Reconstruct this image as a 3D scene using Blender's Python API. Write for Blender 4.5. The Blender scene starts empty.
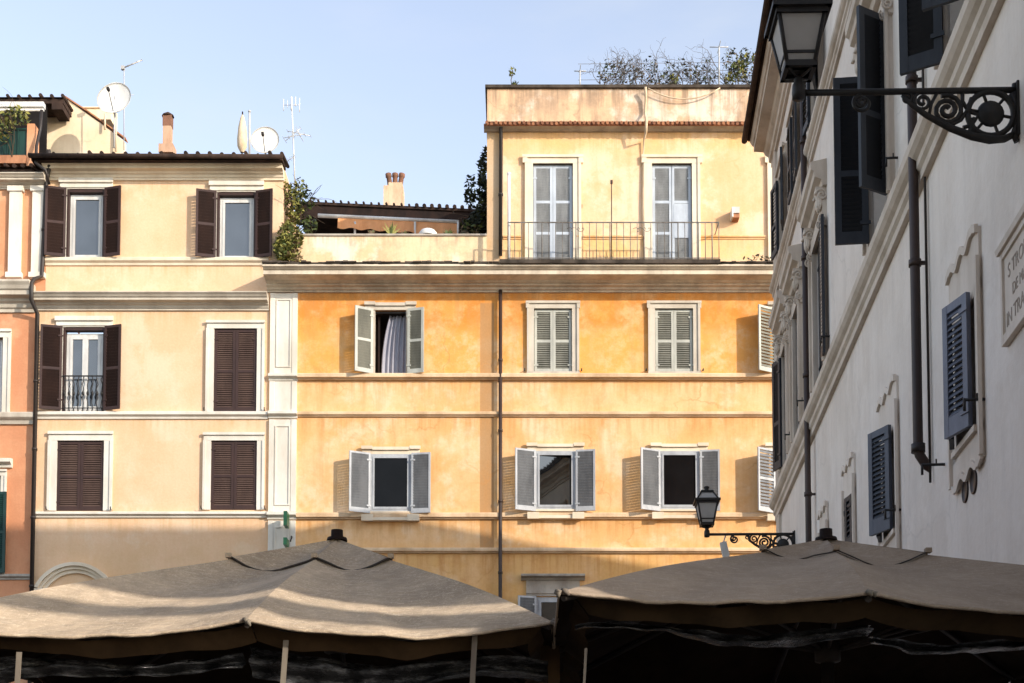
import bpy, math, random
from mathutils import Vector, Matrix
R = math.radians
scene = bpy.context.scene
COL = scene.collection
Zv = Vector((0, 0, 1))
random.seed(7)

# ------------------------------------------------------------------ camera
F = 1024 * 50 / 36.0
PITCH = R(3.5)
HORIZON = 872.0
PY = HORIZON - F * math.tan(PITCH)
EYE = Vector((0, 0, 1.6))
cam_data = bpy.data.cameras.new("camera")
cam = bpy.data.objects.new("camera", cam_data)
COL.objects.link(cam)
cam.location = EYE
cam.rotation_euler = (R(90) + PITCH, 0, 0)
cam_data.lens = 50
cam_data.sensor_width = 36
cam_data.shift_y = (PY - 341.5) / 1024.0
cam_data.clip_start = 0.1
cam_data.clip_end = 2000
scene.camera = cam
_fw = Vector((0, math.cos(PITCH), math.sin(PITCH)))
_up = Vector((0, -math.sin(PITCH), math.cos(PITCH)))


def ray(px, py):
    return _fw + Vector((1, 0, 0)) * ((px - 512) / F) + _up * ((PY - py) / F)


def at(px, py, Y):
    d = ray(px, py)
    return EYE + d * (Y / d.y)


# ------------------------------------------------------------------ frames
class Frame:
    def __init__(s, O, U, N):
        s.O = Vector(O); s.U = Vector(U).normalized(); s.N = Vector(N).normalized()

    def pt(s, u, n, z):
        return s.O + s.U * u + s.N * n + Zv * z

    def px(s, x, y, n=0.0):
        d = ray(x, y)
        P0 = s.O + s.N * n
        t = (P0 - EYE).dot(s.N) / d.dot(s.N)
        q = EYE + d * t - s.O
        return q.dot(s.U), q.z

    def rect(s, x0, y0, x1, y1, n=0.0):
        xm, ym = (x0 + x1) / 2, (y0 + y1) / 2
        return (s.px(x0, ym, n)[0], s.px(x1, ym, n)[0], s.px(xm, y1, n)[1], s.px(xm, y0, n)[1])


WORLD = Frame((0, 0, 0), (1, 0, 0), (0, 1, 0))
FO = Frame((0, 36, 0), (1, 0, 0), (0, -1, 0))
_a = math.atan((625 - 512) / F)
FW = Frame((2.87, 0, 0), (math.sin(_a), math.cos(_a), 0), (-math.cos(_a), math.sin(_a), 0))


# ------------------------------------------------------------------ mesh builder
class MB:
    def __init__(s, fr=WORLD):
        s.v = []; s.f = []; s.m = []; s.fr = fr; s.mi = 0; s.sm = []; s.smooth = False

    def face(s, pts):
        b = len(s.v)
        s.v += [Vector(p) for p in pts]
        s.f.append(tuple(range(b, b + len(pts)))); s.m.append(s.mi); s.sm.append(s.smooth)

    def quad(s, *pts):
        s.face([s.fr.pt(*p) for p in pts])

    def hexa(s, p):
        b = len(s.v)
        s.v += [Vector(q) for q in p]
        for f in ((0, 3, 2, 1), (4, 5, 6, 7), (0, 1, 5, 4), (1, 2, 6, 5), (2, 3, 7, 6), (3, 0, 4, 7)):
            s.f.append(tuple(b + i for i in f)); s.m.append(s.mi); s.sm.append(False)

    def box(s, u0, u1, n0, n1, z0, z1):
        P = s.fr.pt
        s.hexa([P(u0, n0, z0), P(u1, n0, z0), P(u1, n1, z0), P(u0, n1, z0),
                P(u0, n0, z1), P(u1, n0, z1), P(u1, n1, z1), P(u0, n1, z1)])

    def obox(s, c, ax, ay, az):
        c, ax, ay, az = map(Vector, (c, ax, ay, az))
        s.hexa([c - ax - ay - az, c + ax - ay - az, c + ax + ay - az, c - ax + ay - az,
                c - ax - ay + az, c + ax - ay + az, c + ax + ay + az, c - ax + ay + az])

    def tube(s, pts, r, n=8, caps=True, r1=None):
        pts = [Vector(p) for p in pts]
        k = len(pts); rings = []
        prev = None
        for i, p in enumerate(pts):
            t = (pts[min(i + 1, k - 1)] - pts[max(i - 1, 0)])
            if t.length < 1e-9: t = Vector((0, 0, 1))
            t.normalize()
            if prev is None:
                x = t.cross(Vector((0.31, 0.57, 0.76)))
                if x.length < 0.05: x = t.cross(Vector((1, 0, 0)))
            else:
                x = prev - t * prev.dot(t)
                if x.length < 1e-6: x = t.cross(Vector((0.31, 0.57, 0.76)))
            x.normalize(); prev = x
            y = t.cross(x)
            if isinstance(r, (list, tuple)): rr = r[i]
            elif r1 is not None: rr = r + (r1 - r) * i / max(1, k - 1)
            else: rr = r
            b = len(s.v)
            s.v += [p + (x * math.cos(2 * math.pi * j / n) + y * math.sin(2 * math.pi * j / n)) * rr for j in range(n)]
            rings.append(b)
        for i in range(k - 1):
            a, b = rings[i], rings[i + 1]
            for j in range(n):
                s.f.append((a + j, a + (j + 1) % n, b + (j + 1) % n, b + j)); s.m.append(s.mi); s.sm.append(n > 4)
        if caps:
            s.f.append(tuple(rings[0] + j for j in range(n))[::-1]); s.m.append(s.mi); s.sm.append(False)
            s.f.append(tuple(rings[-1] + j for j in range(n))); s.m.append(s.mi); s.sm.append(False)

    def sweep(s, prof, u0, u1, end0=True, end1=True):
        """profile [(n,z)...] (open towards the wall) swept along u"""
        P = s.fr.pt
        for i in range(len(prof) - 1):
            (n0, z0), (n1, z1) = prof[i], prof[i + 1]
            s.face([P(u0, n0, z0), P(u1, n0, z0), P(u1, n1, z1), P(u0, n1, z1)])
        if end0: s.face([P(u0, n, z) for n, z in prof])
        if end1: s.face([P(u1, n, z) for n, z in prof][::-1])

    def prism(s, poly, n0, n1):
        """polygon in (u,z) extruded between n0 and n1"""
        P = s.fr.pt
        s.face([P(u, n0, z) for u, z in poly][::-1])
        s.face([P(u, n1, z) for u, z in poly])
        k = len(poly)
        for i in range(k):
            a, b = poly[i], poly[(i + 1) % k]
            s.face([P(a[0], n0, a[1]), P(b[0], n0, b[1]), P(b[0], n1, b[1]), P(a[0], n1, a[1])])

    def lathe(s, c, prof, n=16, axis=Zv, xa=None):
        c = Vector(c); axis = Vector(axis).normalized()
        x = Vector(xa) if xa is not None else axis.cross(Vector((0.3, 0.9, 0.1)))
        if x.length < 0.01: x = axis.cross(Vector((1, 0, 0)))
        x.normalize(); y = axis.cross(x)
        rings = []
        for r, h in prof:
            b = len(s.v)
            s.v += [c + axis * h + (x * math.cos(2 * math.pi * j / n) + y * math.sin(2 * math.pi * j / n)) * max(r, 1e-4) for j in range(n)]
            rings.append(b)
        for a, b in zip(rings, rings[1:]):
            for j in range(n):
                s.f.append((a + j, a + (j + 1) % n, b + (j + 1) % n, b + j)); s.m.append(s.mi); s.sm.append(n > 6)

    def grid(s, fn, nu, nv, smooth=True):
        b = len(s.v)
        for i in range(nu + 1):
            for j in range(nv + 1):
                s.v.append(Vector(fn(i / nu, j / nv)))
        for i in range(nu):
            for j in range(nv):
                a = b + i * (nv + 1) + j
                s.f.append((a, a + 1, a + nv + 2, a + nv + 1)); s.m.append(s.mi); s.sm.append(smooth)

    def wall(s, u0, u1, z0, z1, holes, n=0.0, depth=0.25, div=()):
        """wall sheet in plane n with real rectangular holes and reveals"""
        us = sorted({u0, u1} | {h[0] for h in holes} | {h[1] for h in holes} | set(div))
        zs = sorted({z0, z1} | {h[2] for h in holes} | {h[3] for h in holes})
        us = [u for u in us if u0 - 1e-6 <= u <= u1 + 1e-6]
        zs = [z for z in zs if z0 - 1e-6 <= z <= z1 + 1e-6]
        for i in range(len(us) - 1):
            for j in range(len(zs) - 1):
                uc, zc = (us[i] + us[i + 1]) / 2, (zs[j] + zs[j + 1]) / 2
                if any(h[0] < uc < h[1] and h[2] < zc < h[3] for h in holes): continue
                s.quad((us[i], n, zs[j]), (us[i + 1], n, zs[j]), (us[i + 1], n, zs[j + 1]), (us[i], n, zs[j + 1]))
        for a, b, c, d in [h[:4] for h in holes]:
            k = n - depth
            s.quad((a, n, c), (a, k, c), (a, k, d), (a, n, d))
            s.quad((b, n, c), (b, n, d), (b, k, d), (b, k, c))
            s.quad((a, n, d), (a, k, d), (b, k, d), (b, n, d))
            s.quad((a, n, c), (b, n, c), (b, k, c), (a, k, c))

    def build(s, name, mats, parent=None, loc=None):
        me = bpy.data.meshes.new(name)
        org = Vector(loc) if loc is not None else (ORG[parent.name] if parent is not None else Vector((0, 0, 0)))
        me.from_pydata([tuple(v - org) for v in s.v], [], s.f)
        if not isinstance(mats, (list, tuple)): mats = [mats]
        for m in mats: me.materials.append(m)
        me.polygons.foreach_set("material_index", s.m)
        me.polygons.foreach_set("use_smooth", s.sm)
        me.update()
        o = bpy.data.objects.new(name, me)
        COL.objects.link(o)
        if parent is not None: o.parent = parent
        else: o.location = org
        ORG[o.name] = org
        return o


ORG = {}


def thing(name, label, cat, loc, group=None):
    o = bpy.data.objects.new(name, None)
    o.empty_display_size = 0.3
    COL.objects.link(o); o.location = loc
    ORG[o.name] = Vector(loc)
    o['label'] = label; o['category'] = cat
    if group: o['group'] = group
    return o


def tag(o, label, cat, group=None):
    o['label'] = label; o['category'] = cat
    if group: o['group'] = group
    return o


# ------------------------------------------------------------------ materials
class NT:
    def __init__(s, name, rough=0.8, spec=0.3):
        s.mat = bpy.data.materials.new(name); s.mat.use_nodes = True
        s.t = s.mat.node_tree; s.n = s.t.nodes; s.l = s.t.links
        s.bsdf = s.n["Principled BSDF"]
        s.bsdf.inputs["Roughness"].default_value = rough
        s.bsdf.inputs["Specular IOR Level"].default_value = spec
        s.co = s.n.new("ShaderNodeTexCoord").outputs["Object"]

    def mapping(s, scale=(1, 1, 1), loc=(0, 0, 0), rot=(0, 0, 0)):
        m = s.n.new("ShaderNodeMapping")
        m.inputs["Scale"].default_value = scale
        m.inputs["Location"].default_value = loc
        m.inputs["Rotation"].default_value = rot
        s.l.new(s.co, m.inputs["Vector"])
        return m.outputs["Vector"]

    def noise(s, scale, detail=5, rough=0.55, vec=None, dist=0.0):
        n = s.n.new("ShaderNodeTexNoise")
        n.inputs["Scale"].default_value = scale
        n.inputs["Detail"].default_value = detail
        n.inputs["Roughness"].default_value = rough
        n.inputs["Distortion"].default_value = dist
        s.l.new(vec if vec is not None else s.co, n.inputs["Vector"])
        return n.outputs["Fac"]

    def ramp(s, fac, p0, p1, v0=0.0, v1=1.0):
        r = s.n.new("ShaderNodeMapRange")
        r.interpolation_type = 'SMOOTHSTEP'
        r.inputs["From Min"].default_value = p0; r.inputs["From Max"].default_value = p1
        r.inputs["To Min"].default_value = v0; r.inputs["To Max"].default_value = v1
        s.l.new(fac, r.inputs["Value"])
        return r.outputs["Result"]

    def mul(s, a, b):
        m = s.n.new("ShaderNodeMath"); m.operation = 'MULTIPLY'
        for i, x in enumerate((a, b)):
            if isinstance(x, (int, float)): m.inputs[i].default_value = x
            else: s.l.new(x, m.inputs[i])
        return m.outputs[0]

    def mix(s, fac, a, b, mode='MIX'):
        m = s.n.new("ShaderNodeMix"); m.data_type = 'RGBA'; m.blend_type = mode
        if isinstance(fac, (int, float)): m.inputs[0].default_value = fac
        else: s.l.new(fac, m.inputs[0])
        for i, c in ((6, a), (7, b)):
            if isinstance(c, (tuple, list)): m.inputs[i].default_value = (*c[:3], 1)
            else: s.l.new(c, m.inputs[i])
        return m.outputs[2]

    def sep(s):
        x = s.n.new("ShaderNodeSeparateXYZ"); s.l.new(s.co, x.inputs[0])
        return x.outputs

    def color(s, c):
        if isinstance(c, (tuple, list)): s.bsdf.inputs["Base Color"].default_value = (*c[:3], 1)
        else: s.l.new(c, s.bsdf.inputs["Base Color"])

    def bump(s, h, strength=0.3, dist=0.02):
        b = s.n.new("ShaderNodeBump")
        b.inputs["Strength"].default_value = strength
        b.inputs["Distance"].default_value = dist
        s.l.new(h, b.inputs["Height"])
        s.l.new(b.outputs["Normal"], s.bsdf.inputs["Normal"])


def plaster(name, base, dark, pale, bands=(), stain=0.5, grime=(0.16, 0.12, 0.09), cracks=0.0, patches=(), ledges=()):
    t = NT(name, 0.9, 0.15)
    c = t.mix(t.ramp(t.noise(0.55, 8, 0.68), 0.40, 0.60), base, dark)
    c = t.mix(t.mul(t.ramp(t.noise(0.8, 6, 0.65, t.mapping((1, 1, 1), (31, 7, 3))), 0.50, 0.64), 0.75), c, pale)
    xyz = t.sep()
    for z0, z1, z2, z3, colr, k, nsc in bands:      # fades in z0..z1, out z2..z3
        a = t.ramp(xyz[2], z0, z1); b = t.ramp(xyz[2], z2, z3, 1.0, 0.0)
        nz = t.ramp(t.noise(nsc, 8, 0.7), 0.40, 0.58, 0.30, 1.0)
        c = t.mix(t.mul(t.mul(t.mul(a, b), nz), k), c, colr)
    for x0, x1, z0, z1, colr, k in patches:         # upright strips mixed towards their own colour
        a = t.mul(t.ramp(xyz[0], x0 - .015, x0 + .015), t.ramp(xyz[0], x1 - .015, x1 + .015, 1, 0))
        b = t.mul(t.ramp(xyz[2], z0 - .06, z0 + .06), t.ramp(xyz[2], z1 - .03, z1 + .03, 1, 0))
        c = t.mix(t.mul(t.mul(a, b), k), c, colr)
    st = t.noise(1.0, 6, 0.7, t.mapping((3.2, 3.2, 0.28)))
    c = t.mix(t.mul(t.ramp(st, 0.46, 0.70), stain), c, grime)
    bl = t.noise(2.4, 8, 0.7, t.mapping((1, 1, 1), (5, 9, 1)))
    c = t.mix(t.mul(t.ramp(bl, 0.50, 0.68), stain * 0.75), c, grime)
    if ledges:
        fine = t.ramp(t.noise(1.0, 5, 0.7, t.mapping((5.5, 5.5, 0.22), (2, 0, 5))), 0.44, 0.66)
        for zl, ln, k in ledges:
            a = t.mul(t.ramp(xyz[2], zl - ln, zl, 0.0, 1.0), t.ramp(xyz[2], zl, zl + .02, 1.0, 0.0))
            c = t.mix(t.mul(t.mul(a, fine), k), c, grime)
    if cracks:
        v = t.n.new("ShaderNodeTexVoronoi"); v.feature = 'DISTANCE_TO_EDGE'; v.inputs["Scale"].default_value = 0.55
        w = t.n.new("ShaderNodeVectorMath"); w.operation = 'ADD'
        nn = t.n.new("ShaderNodeTexNoise"); nn.inputs["Scale"].default_value = 1.6; nn.inputs["Detail"].default_value = 5
        t.l.new(t.co, nn.inputs["Vector"]); t.l.new(t.co, w.inputs[0]); t.l.new(nn.outputs["Color"], w.inputs[1])
        t.l.new(w.outputs[0], v.inputs["Vector"])
        ck = t.mul(t.ramp(v.outputs["Distance"], 0.0, 0.02, 1, 0), t.ramp(t.noise(0.5, 3), 0.5, 0.6))
        c = t.mix(t.mul(ck, cracks), c, grime)
    c = t.mix(0.22, c, t.mix(t.noise(18, 6, .7), (0.2, 0.2, 0.2), (1, 1, 1)), 'OVERLAY')
    t.color(c)
    t.bump(t.noise(14, 6, 0.65), 0.35, 0.012)
    return t.mat


def simple(name, base, var, rough=0.7, spec=0.3, sc=3.0, bump=0.15, metal=0.0, streak=True):
    t = NT(name, rough, spec)
    n = t.noise(sc, 6, 0.65, t.mapping((1, 1, 0.35)) if streak else None)
    c = t.mix(t.ramp(n, 0.35, 0.7), base, var)
    c = t.mix(t.mul(t.ramp(t.noise(sc * 6, 4), 0.5, 0.8), 0.35), c, var)
    t.color(c); t.bsdf.inputs["Metallic"].default_value = metal
    if bump: t.bump(t.noise(sc * 8, 5), bump, 0.006)
    return t.mat


M = {}
# stone trims
M['travertine'] = simple('travertine', (0.60, 0.54, 0.45), (0.42, 0.36, 0.29), 0.85, 0.2, 1.2)
M['grey_stone'] = simple('grey_stone', (0.47, 0.42, 0.36), (0.27, 0.23, 0.19), 0.9, 0.2, 1.5)
M['cornice_stone'] = simple('cornice_stone', (0.72, 0.63, 0.50), (0.46, 0.385, 0.30), 0.9, 0.2, 1.7)
M['ledge'] = simple('ledge_plaster', (0.74, 0.55, 0.36), (0.50, 0.33, 0.19), 0.9, 0.2, 1.3)
M['stucco_frame'] = simple('stucco_frame', (0.78, 0.695, 0.61), (0.64, 0.555, 0.47), 0.9, 0.2, 2.0)
M['white_trim'] = simple('white_trim', (0.76, 0.72, 0.64), (0.60, 0.54, 0.45), 0.8, 0.2, 1.2)
M['cream_trim'] = simple('cream_trim', (0.78, 0.68, 0.53), (0.62, 0.5, 0.36), 0.85, 0.2, 1.0)
M['palazzo_stone'] = simple('palazzo_stone', (0.66, 0.575, 0.49), (0.50, 0.42, 0.34), 0.9, 0.2, 2.0)
M['stained_coping'] = simple('stained_coping', (0.10, 0.08, 0.065), (0.03, 0.025, 0.02), 0.95, 0.1, 2.0)
M['tile'] = simple('roof_tile', (0.06, 0.038, 0.03), (0.025, 0.018, 0.016), 0.9, 0.1, 4.0, 0.3)
M['tile_red'] = simple('red_tile', (0.42, 0.19, 0.10), (0.2, 0.09, 0.06), 0.9, 0.1, 5.0, 0.3)
M['dark_wood'] = simple('dark_wood', (0.03, 0.016, 0.012), (0.012, 0.008, 0.007), 0.8, 0.2, 4)
M['white_paint'] = simple('white_paint', (0.72, 0.71, 0.68), (0.5, 0.48, 0.45), 0.5, 0.4, 2)
M['brown_paint'] = simple('brown_paint', (0.050, 0.024, 0.019), (0.034, 0.017, 0.014), 0.55, 0.35, 3)
M['brown_slat'] = simple('brown_slat', (0.105, 0.066, 0.052), (0.07, 0.043, 0.035), 0.6, 0.3, 3)
M['brown_slat_dark'] = simple('brown_slat_dark', (0.035, 0.017, 0.013), (0.022, 0.011, 0.009), 0.6, 0.3, 3)
M['sage_frame'] = simple('sage_frame', (0.50, 0.50, 0.44), (0.36, 0.36, 0.32), 0.6, 0.3, 3)
M['sage_slat'] = simple('sage_slat', (0.235, 0.23, 0.19), (0.15, 0.15, 0.125), 0.7, 0.3, 3)
M['bluegrey_frame'] = simple('bluegrey_frame', (0.46, 0.475, 0.49), (0.31, 0.32, 0.34), 0.6, 0.3, 3)
M['bluegrey_slat'] = simple('bluegrey_slat', (0.21, 0.22, 0.235), (0.13, 0.137, 0.15), 0.7, 0.3, 3)
M['pale_frame'] = simple('pale_frame', (0.50, 0.55, 0.61), (0.38, 0.42, 0.48), 0.6, 0.3, 3)
M['pale_slat'] = simple('pale_slat', (0.34, 0.355, 0.37), (0.22, 0.23, 0.24), 0.7, 0.3, 4)
M['slate_frame'] = simple('slate_frame', (0.040, 0.045, 0.055), (0.025, 0.028, 0.035), 0.55, 0.35, 3)
M['slate_slat'] = simple('slate_slat', (0.02, 0.022, 0.028), (0.012, 0.013, 0.017), 0.6, 0.3, 3)
M['blue_frame'] = simple('blue_frame', (0.19, 0.205, 0.265), (0.13, 0.145, 0.19), 0.55, 0.35, 3)
M['blue_slat'] = simple('blue_slat', (0.14, 0.155, 0.20), (0.09, 0.10, 0.13), 0.6, 0.3, 3)
M['slateblue_frame'] = simple('slateblue_frame', (0.10, 0.115, 0.15), (0.07, 0.08, 0.105), 0.55, 0.35, 3)
M['slateblue_slat'] = simple('slateblue_slat', (0.06, 0.07, 0.09), (0.04, 0.047, 0.06), 0.6, 0.3, 3)
M['green_paint'] = simple('green_paint', (0.012, 0.05, 0.04), (0.008, 0.03, 0.025), 0.5, 0.4, 3)
M['green_sign'] = simple('green_sign', (0.02, 0.19, 0.06), (0.012, 0.11, 0.04), 0.4, 0.5, 3)
M['iron'] = simple('iron', (0.012, 0.011, 0.011), (0.022, 0.018, 0.016), 0.55, 0.4, 6)
M['rail_iron'] = simple('rail_iron', (0.20, 0.185, 0.17), (0.09, 0.075, 0.06), 0.6, 0.4, 6)
M['pipe'] = simple('brown_pipe', (0.055, 0.032, 0.025), (0.03, 0.019, 0.016), 0.5, 0.4, 2)
M['pipe_black'] = simple('black_pipe', (0.022, 0.017, 0.015), (0.035, 0.025, 0.02), 0.5, 0.4, 2)
M['grey_metal'] = simple('grey_metal', (0.5, 0.5, 0.5), (0.36, 0.35, 0.34), 0.4, 0.5, 4)
M['dish'] = simple('dish_white', (0.78, 0.77, 0.74), (0.62, 0.6, 0.56), 0.5, 0.4, 2)
M['terracotta'] = simple('terracotta', (0.46, 0.22, 0.12), (0.3, 0.13, 0.07), 0.85, 0.2, 4)
M['chimney_plaster'] = simple('chimney_plaster', (0.56, 0.36, 0.25), (0.42, 0.26, 0.17), 0.9, 0.1, 4)
M['chimney_plaster2'] = simple('chimney_render', (0.70, 0.52, 0.36), (0.5, 0.35, 0.23), 0.9, 0.1, 4)
M['pot_brown'] = simple('pot_brown', (0.24, 0.12, 0.08), (0.14, 0.08, 0.055), 0.9, 0.1, 5)
M['awning'] = simple('awning_cloth', (0.66, 0.32, 0.15), (0.54, 0.25, 0.11), 0.9, 0.1, 3)
M['rope'] = simple('rope', (0.7, 0.56, 0.4), (0.5, 0.38, 0.25), 0.9, 0.1, 5)
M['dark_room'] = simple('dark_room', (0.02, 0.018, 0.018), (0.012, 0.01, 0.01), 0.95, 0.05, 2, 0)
M['curtain'] = simple('curtain', (0.36, 0.36, 0.41), (0.26, 0.26, 0.31), 0.9, 0.1, 2)
M['bark'] = simple('bark', (0.10, 0.07, 0.05), (0.05, 0.035, 0.025), 0.95, 0.1, 5)
M['twig'] = simple('twig', (0.15, 0.13, 0.12), (0.09, 0.075, 0.065), 0.95, 0.1, 5)
for k, c, d in (('leaf_mid', (0.085, 0.11, 0.03), (0.045, 0.065, 0.016)), ('leaf_light', (0.27, 0.25, 0.065), (0.16, 0.165, 0.04)),
                ('leaf_dark', (0.02, 0.028, 0.018), (0.01, 0.016, 0.01)), ('leaf_dry', (0.15, 0.10, 0.05), (0.09, 0.06, 0.03))):
    M[k] = simple(k, c, d, 0.6, 0.3, 6, 0)


def glass_mat(name, tint, gl, rough=0.02):
    t = NT(name, 0.3, 0.02)
    out = t.n["Material Output"]
    g = t.n.new("ShaderNodeBsdfGlossy"); g.inputs["Roughness"].default_value = rough
    g.inputs["Color"].default_value = (0.92, 0.88, 0.80, 1)
    b = t.n.new("ShaderNodeBump"); b.inputs["Strength"].default_value = 0.06; b.inputs["Distance"].default_value = 0.02
    t.l.new(t.noise(1.3, 2), b.inputs["Height"]); t.l.new(b.outputs["Normal"], g.inputs["Normal"])
    t.color(t.mix(t.ramp(t.noise(1.5, 4), 0.3, 0.7), tint, tuple(x * 0.6 for x in tint)))
    mx = t.n.new("ShaderNodeMixShader"); mx.inputs[0].default_value = gl
    t.l.new(t.bsdf.outputs[0], mx.inputs[1]); t.l.new(g.outputs[0], mx.inputs[2])
    t.l.new(mx.outputs[0], out.inputs[0])
    return t.mat


M['glass'] = glass_mat('window_glass', (0.05, 0.06, 0.075), 0.2)
M['glass_dark'] = glass_mat('dark_window_glass', (0.006, 0.007, 0.008), 0.17)
M['glass_unlit_room'] = glass_mat('unlit_room_window_glass', (0.006, 0.006, 0.007), 0.012)  # black pane colour stands in for the unlit rooms behind


def lantern_glass():
    t = NT('lantern_glass', 0.6, 0.4)
    t.color(t.mix(t.ramp(t.noise(2.5, 4), 0.3, 0.7), (0.42, 0.40, 0.38), (0.33, 0.31, 0.29)))
    t.bsdf.inputs["Subsurface Weight"].default_value = 0.0
    return t.mat


M['lantern_glass'] = lantern_glass()

# plasters (object coordinates: z is height above the building's base)
_zs = lambda y: FO.px(512, y)[1]
M['yellow_plaster'] = plaster('yellow_plaster', (0.76, 0.505, 0.325), (0.72, 0.455, 0.275), (0.78, 0.565, 0.395), stain=0.16, grime=(0.56, 0.36, 0.18), ledges=((_zs(266), .5, .6), (_zs(312), .6, .5), (_zs(419), .5, .55), (_zs(518), .6, .6), (_zs(181), .5, .4)),
                              bands=((_zs(640), _zs(600), _zs(560), _zs(525), (0.62, 0.41, 0.22), 0.5, 0.8),))  # band paints the shade low on the wall into the plaster
M['salmon_plaster'] = plaster('salmon_plaster', (0.62, 0.29, 0.155), (0.55, 0.24, 0.125), (0.66, 0.36, 0.21), stain=0.12, grime=(0.35, 0.18, 0.1))
M['house_plaster'] = plaster('house_plaster', (0.82, 0.66, 0.46), (0.76, 0.58, 0.39), (0.84, 0.72, 0.56), stain=0.15, grime=(0.4, 0.28, 0.18))
M['white_plaster'] = plaster('white_plaster', (0.80, 0.72, 0.645), (0.72, 0.64, 0.565), (0.84, 0.765, 0.695), stain=0.20, grime=(0.55, 0.49, 0.44), cracks=0.35, ledges=((8.0, 1.2, .22), (12.4, 1.0, .22), (4.9, 1.0, .18)))


# ------------------------------------------------------------------ facade helpers
def shutter(mb, fr, u, n, z0, z1, w, side, ang, rails=(0.5,), slat=0.055, t=0.04, stile=0.075, botrail=0.11, flip=False, gap=False):
    """leaf hinged at (u,n); at ang=0 it lies along +side*U; ang swings its free edge outwards. slots: 0 frame, 1 slats"""
    d = fr.U * (side * math.cos(ang)) + fr.N * math.sin(ang)
    nn = Zv.cross(d).normalized()
    if nn.dot(fr.N) < 0: nn = -nn
    O = fr.pt(u, n, 0)

    def bx(a0, a1, b0, b1, c0, c1):
        c = O + d * ((a0 + a1) / 2) + nn * ((b0 + b1) / 2) + Zv * ((c0 + c1) / 2)
        mb.obox(c, d * ((a1 - a0) / 2), nn * ((b1 - b0) / 2), Zv * ((c1 - c0) / 2))
    mb.mi = 0
    bx(0, stile, 0, t, z0, z1); bx(w - stile, w, 0, t, z0, z1)
    bx(stile, w - stile, 0.002, t - 0.002, z1 - stile, z1)
    bx(stile, w - stile, 0.002, t - 0.002, z0, z0 + botrail)
    zz = [z0 + botrail] + [z0 + (z1 - z0) * r for r in rails] + [z1 - stile]
    for r in rails:
        zc = z0 + (z1 - z0) * r
        bx(stile, w - stile, 0.002, t - 0.002, zc - 0.035, zc + 0.035)
    mb.mi = 1
    for k in range(len(zz) - 1):
        a = zz[k] + (0.035 if k else 0); b = zz[k + 1] - (0.035 if k + 1 < len(zz) - 1 else 0)
        m = max(2, int((b - a) / slat))
        for i in range(m):
            zc = a + (i + 0.5) * (b - a) / m
            c = O + d * (w / 2) + nn * (t / 2) + Zv * zc
            ay = (nn * (-.5 if flip else .5) - Zv * 0.8).normalized() * (slat * (0.53 if gap else 0.62))
            az = ay.cross(d).normalized() * 0.004
            mb.obox(c, d * (w / 2 - stile), ay, az)
    # hinges and catch
    mb.mi = 0
    for f in (0.12, 0.88):
        bx(-0.02, 0.10, t, t + 0.012, z0 + (z1 - z0) * f - 0.02, z0 + (z1 - z0) * f + 0.02)


def frame_ring(mb, u0, u1, z0, z1, wl, wt, n0, n1, bottom=0.0):
    mb.box(u0, u0 + wl, n0, n1, z0, z1); mb.box(u1 - wl, u1, n0, n1, z0, z1)
    mb.box(u0 + wl, u1 - wl, n0 + 0.002, n1 - 0.002, z1 - wt, z1)
    if bottom: mb.box(u0 + wl, u1 - wl, n0 + 0.002, n1 - 0.002, z0, z0 + bottom)


def surround(mb, u0, u1, z0, z1, w, n=0.05, ears=0.0, bottom=0.0):
    """moulded stone architrave around an opening u0..u1,z0..z1 (two fascias), optional ears at the head"""
    a, b, c = u0 - w, u1 + w, z1 + w
    mb.box(a, u0, -0.05, n, z0, z1); mb.box(u1, b, -0.05, n, z0, z1)
    mb.box(a - ears, b + ears, -0.05, n + 0.004, z1, c)
    e = w * 0.28
    mb.box(a - 0.012, a + e, n, n + 0.03, z0, z1); mb.box(b - e, b + 0.012, n, n + 0.03, z0, z1)
    mb.box(a - ears - 0.015, b + ears + 0.015, n + 0.004, n + 0.045, c - e, c + 0.015)
    if ears:
        mb.box(a - ears - 0.01, a + e, n + 0.004, n + 0.035, z1 - 0.0, c - e)
        mb.box(b - e, b + ears + 0.01, n + 0.004, n + 0.035, z1 - 0.0, c - e)
    if bottom: mb.box(a - 0.04, b + 0.04, -0.05, n + 0.06, z0 - bottom, z0)


def sash(parent, fr, u0, u1, z0, z1, n, mat, leaves=2, fw=0.06, pane='glass', tilt=0.0):
    m = MB(fr)
    frame_ring(m, u0, u1, z0, z1, fw, fw, n, n + 0.05, fw)
    seg = (u1 - u0) / leaves
    for i in range(leaves):
        frame_ring(m, u0 + seg * i + (fw if i == 0 else 0.002), u0 + seg * (i + 1) - (fw if i == leaves - 1 else 0.002),
                   z0 + fw, z1 - fw, fw * 0.8, fw * 0.8, n + 0.012, n + 0.062, fw)
    m.build('sash', mat, parent)
    g = MB(fr)
    dn = math.tan(tilt) * (u1 - u0 - 2 * fw)
    g.quad((u0 + fw, n + 0.03, z0 + fw), (u1 - fw, n + 0.03 - dn, z0 + fw), (u1 - fw, n + 0.03 - dn, z1 - fw), (u0 + fw, n + 0.03, z1 - fw))
    g.build('pane', M[pane], parent)


def open_pair(parent, fr, u0, u1, z0, z1, n, wl, wr, al, ar, fm_, sm_, rails=(0.5,), **kw):
    m = MB(fr); shutter(m, fr, u0, n, z0, z1, wl, -1, al, rails, **{'slat': .068, 'flip': True, **kw}); m.build('shutter', [M[fm_], M[sm_]], parent)
    m = MB(fr); shutter(m, fr, u1, n, z0, z1, wr, 1, ar, rails, **{'slat': .068, 'flip': True, **kw}); m.build('shutter', [M[fm_], M[sm_]], parent)


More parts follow.
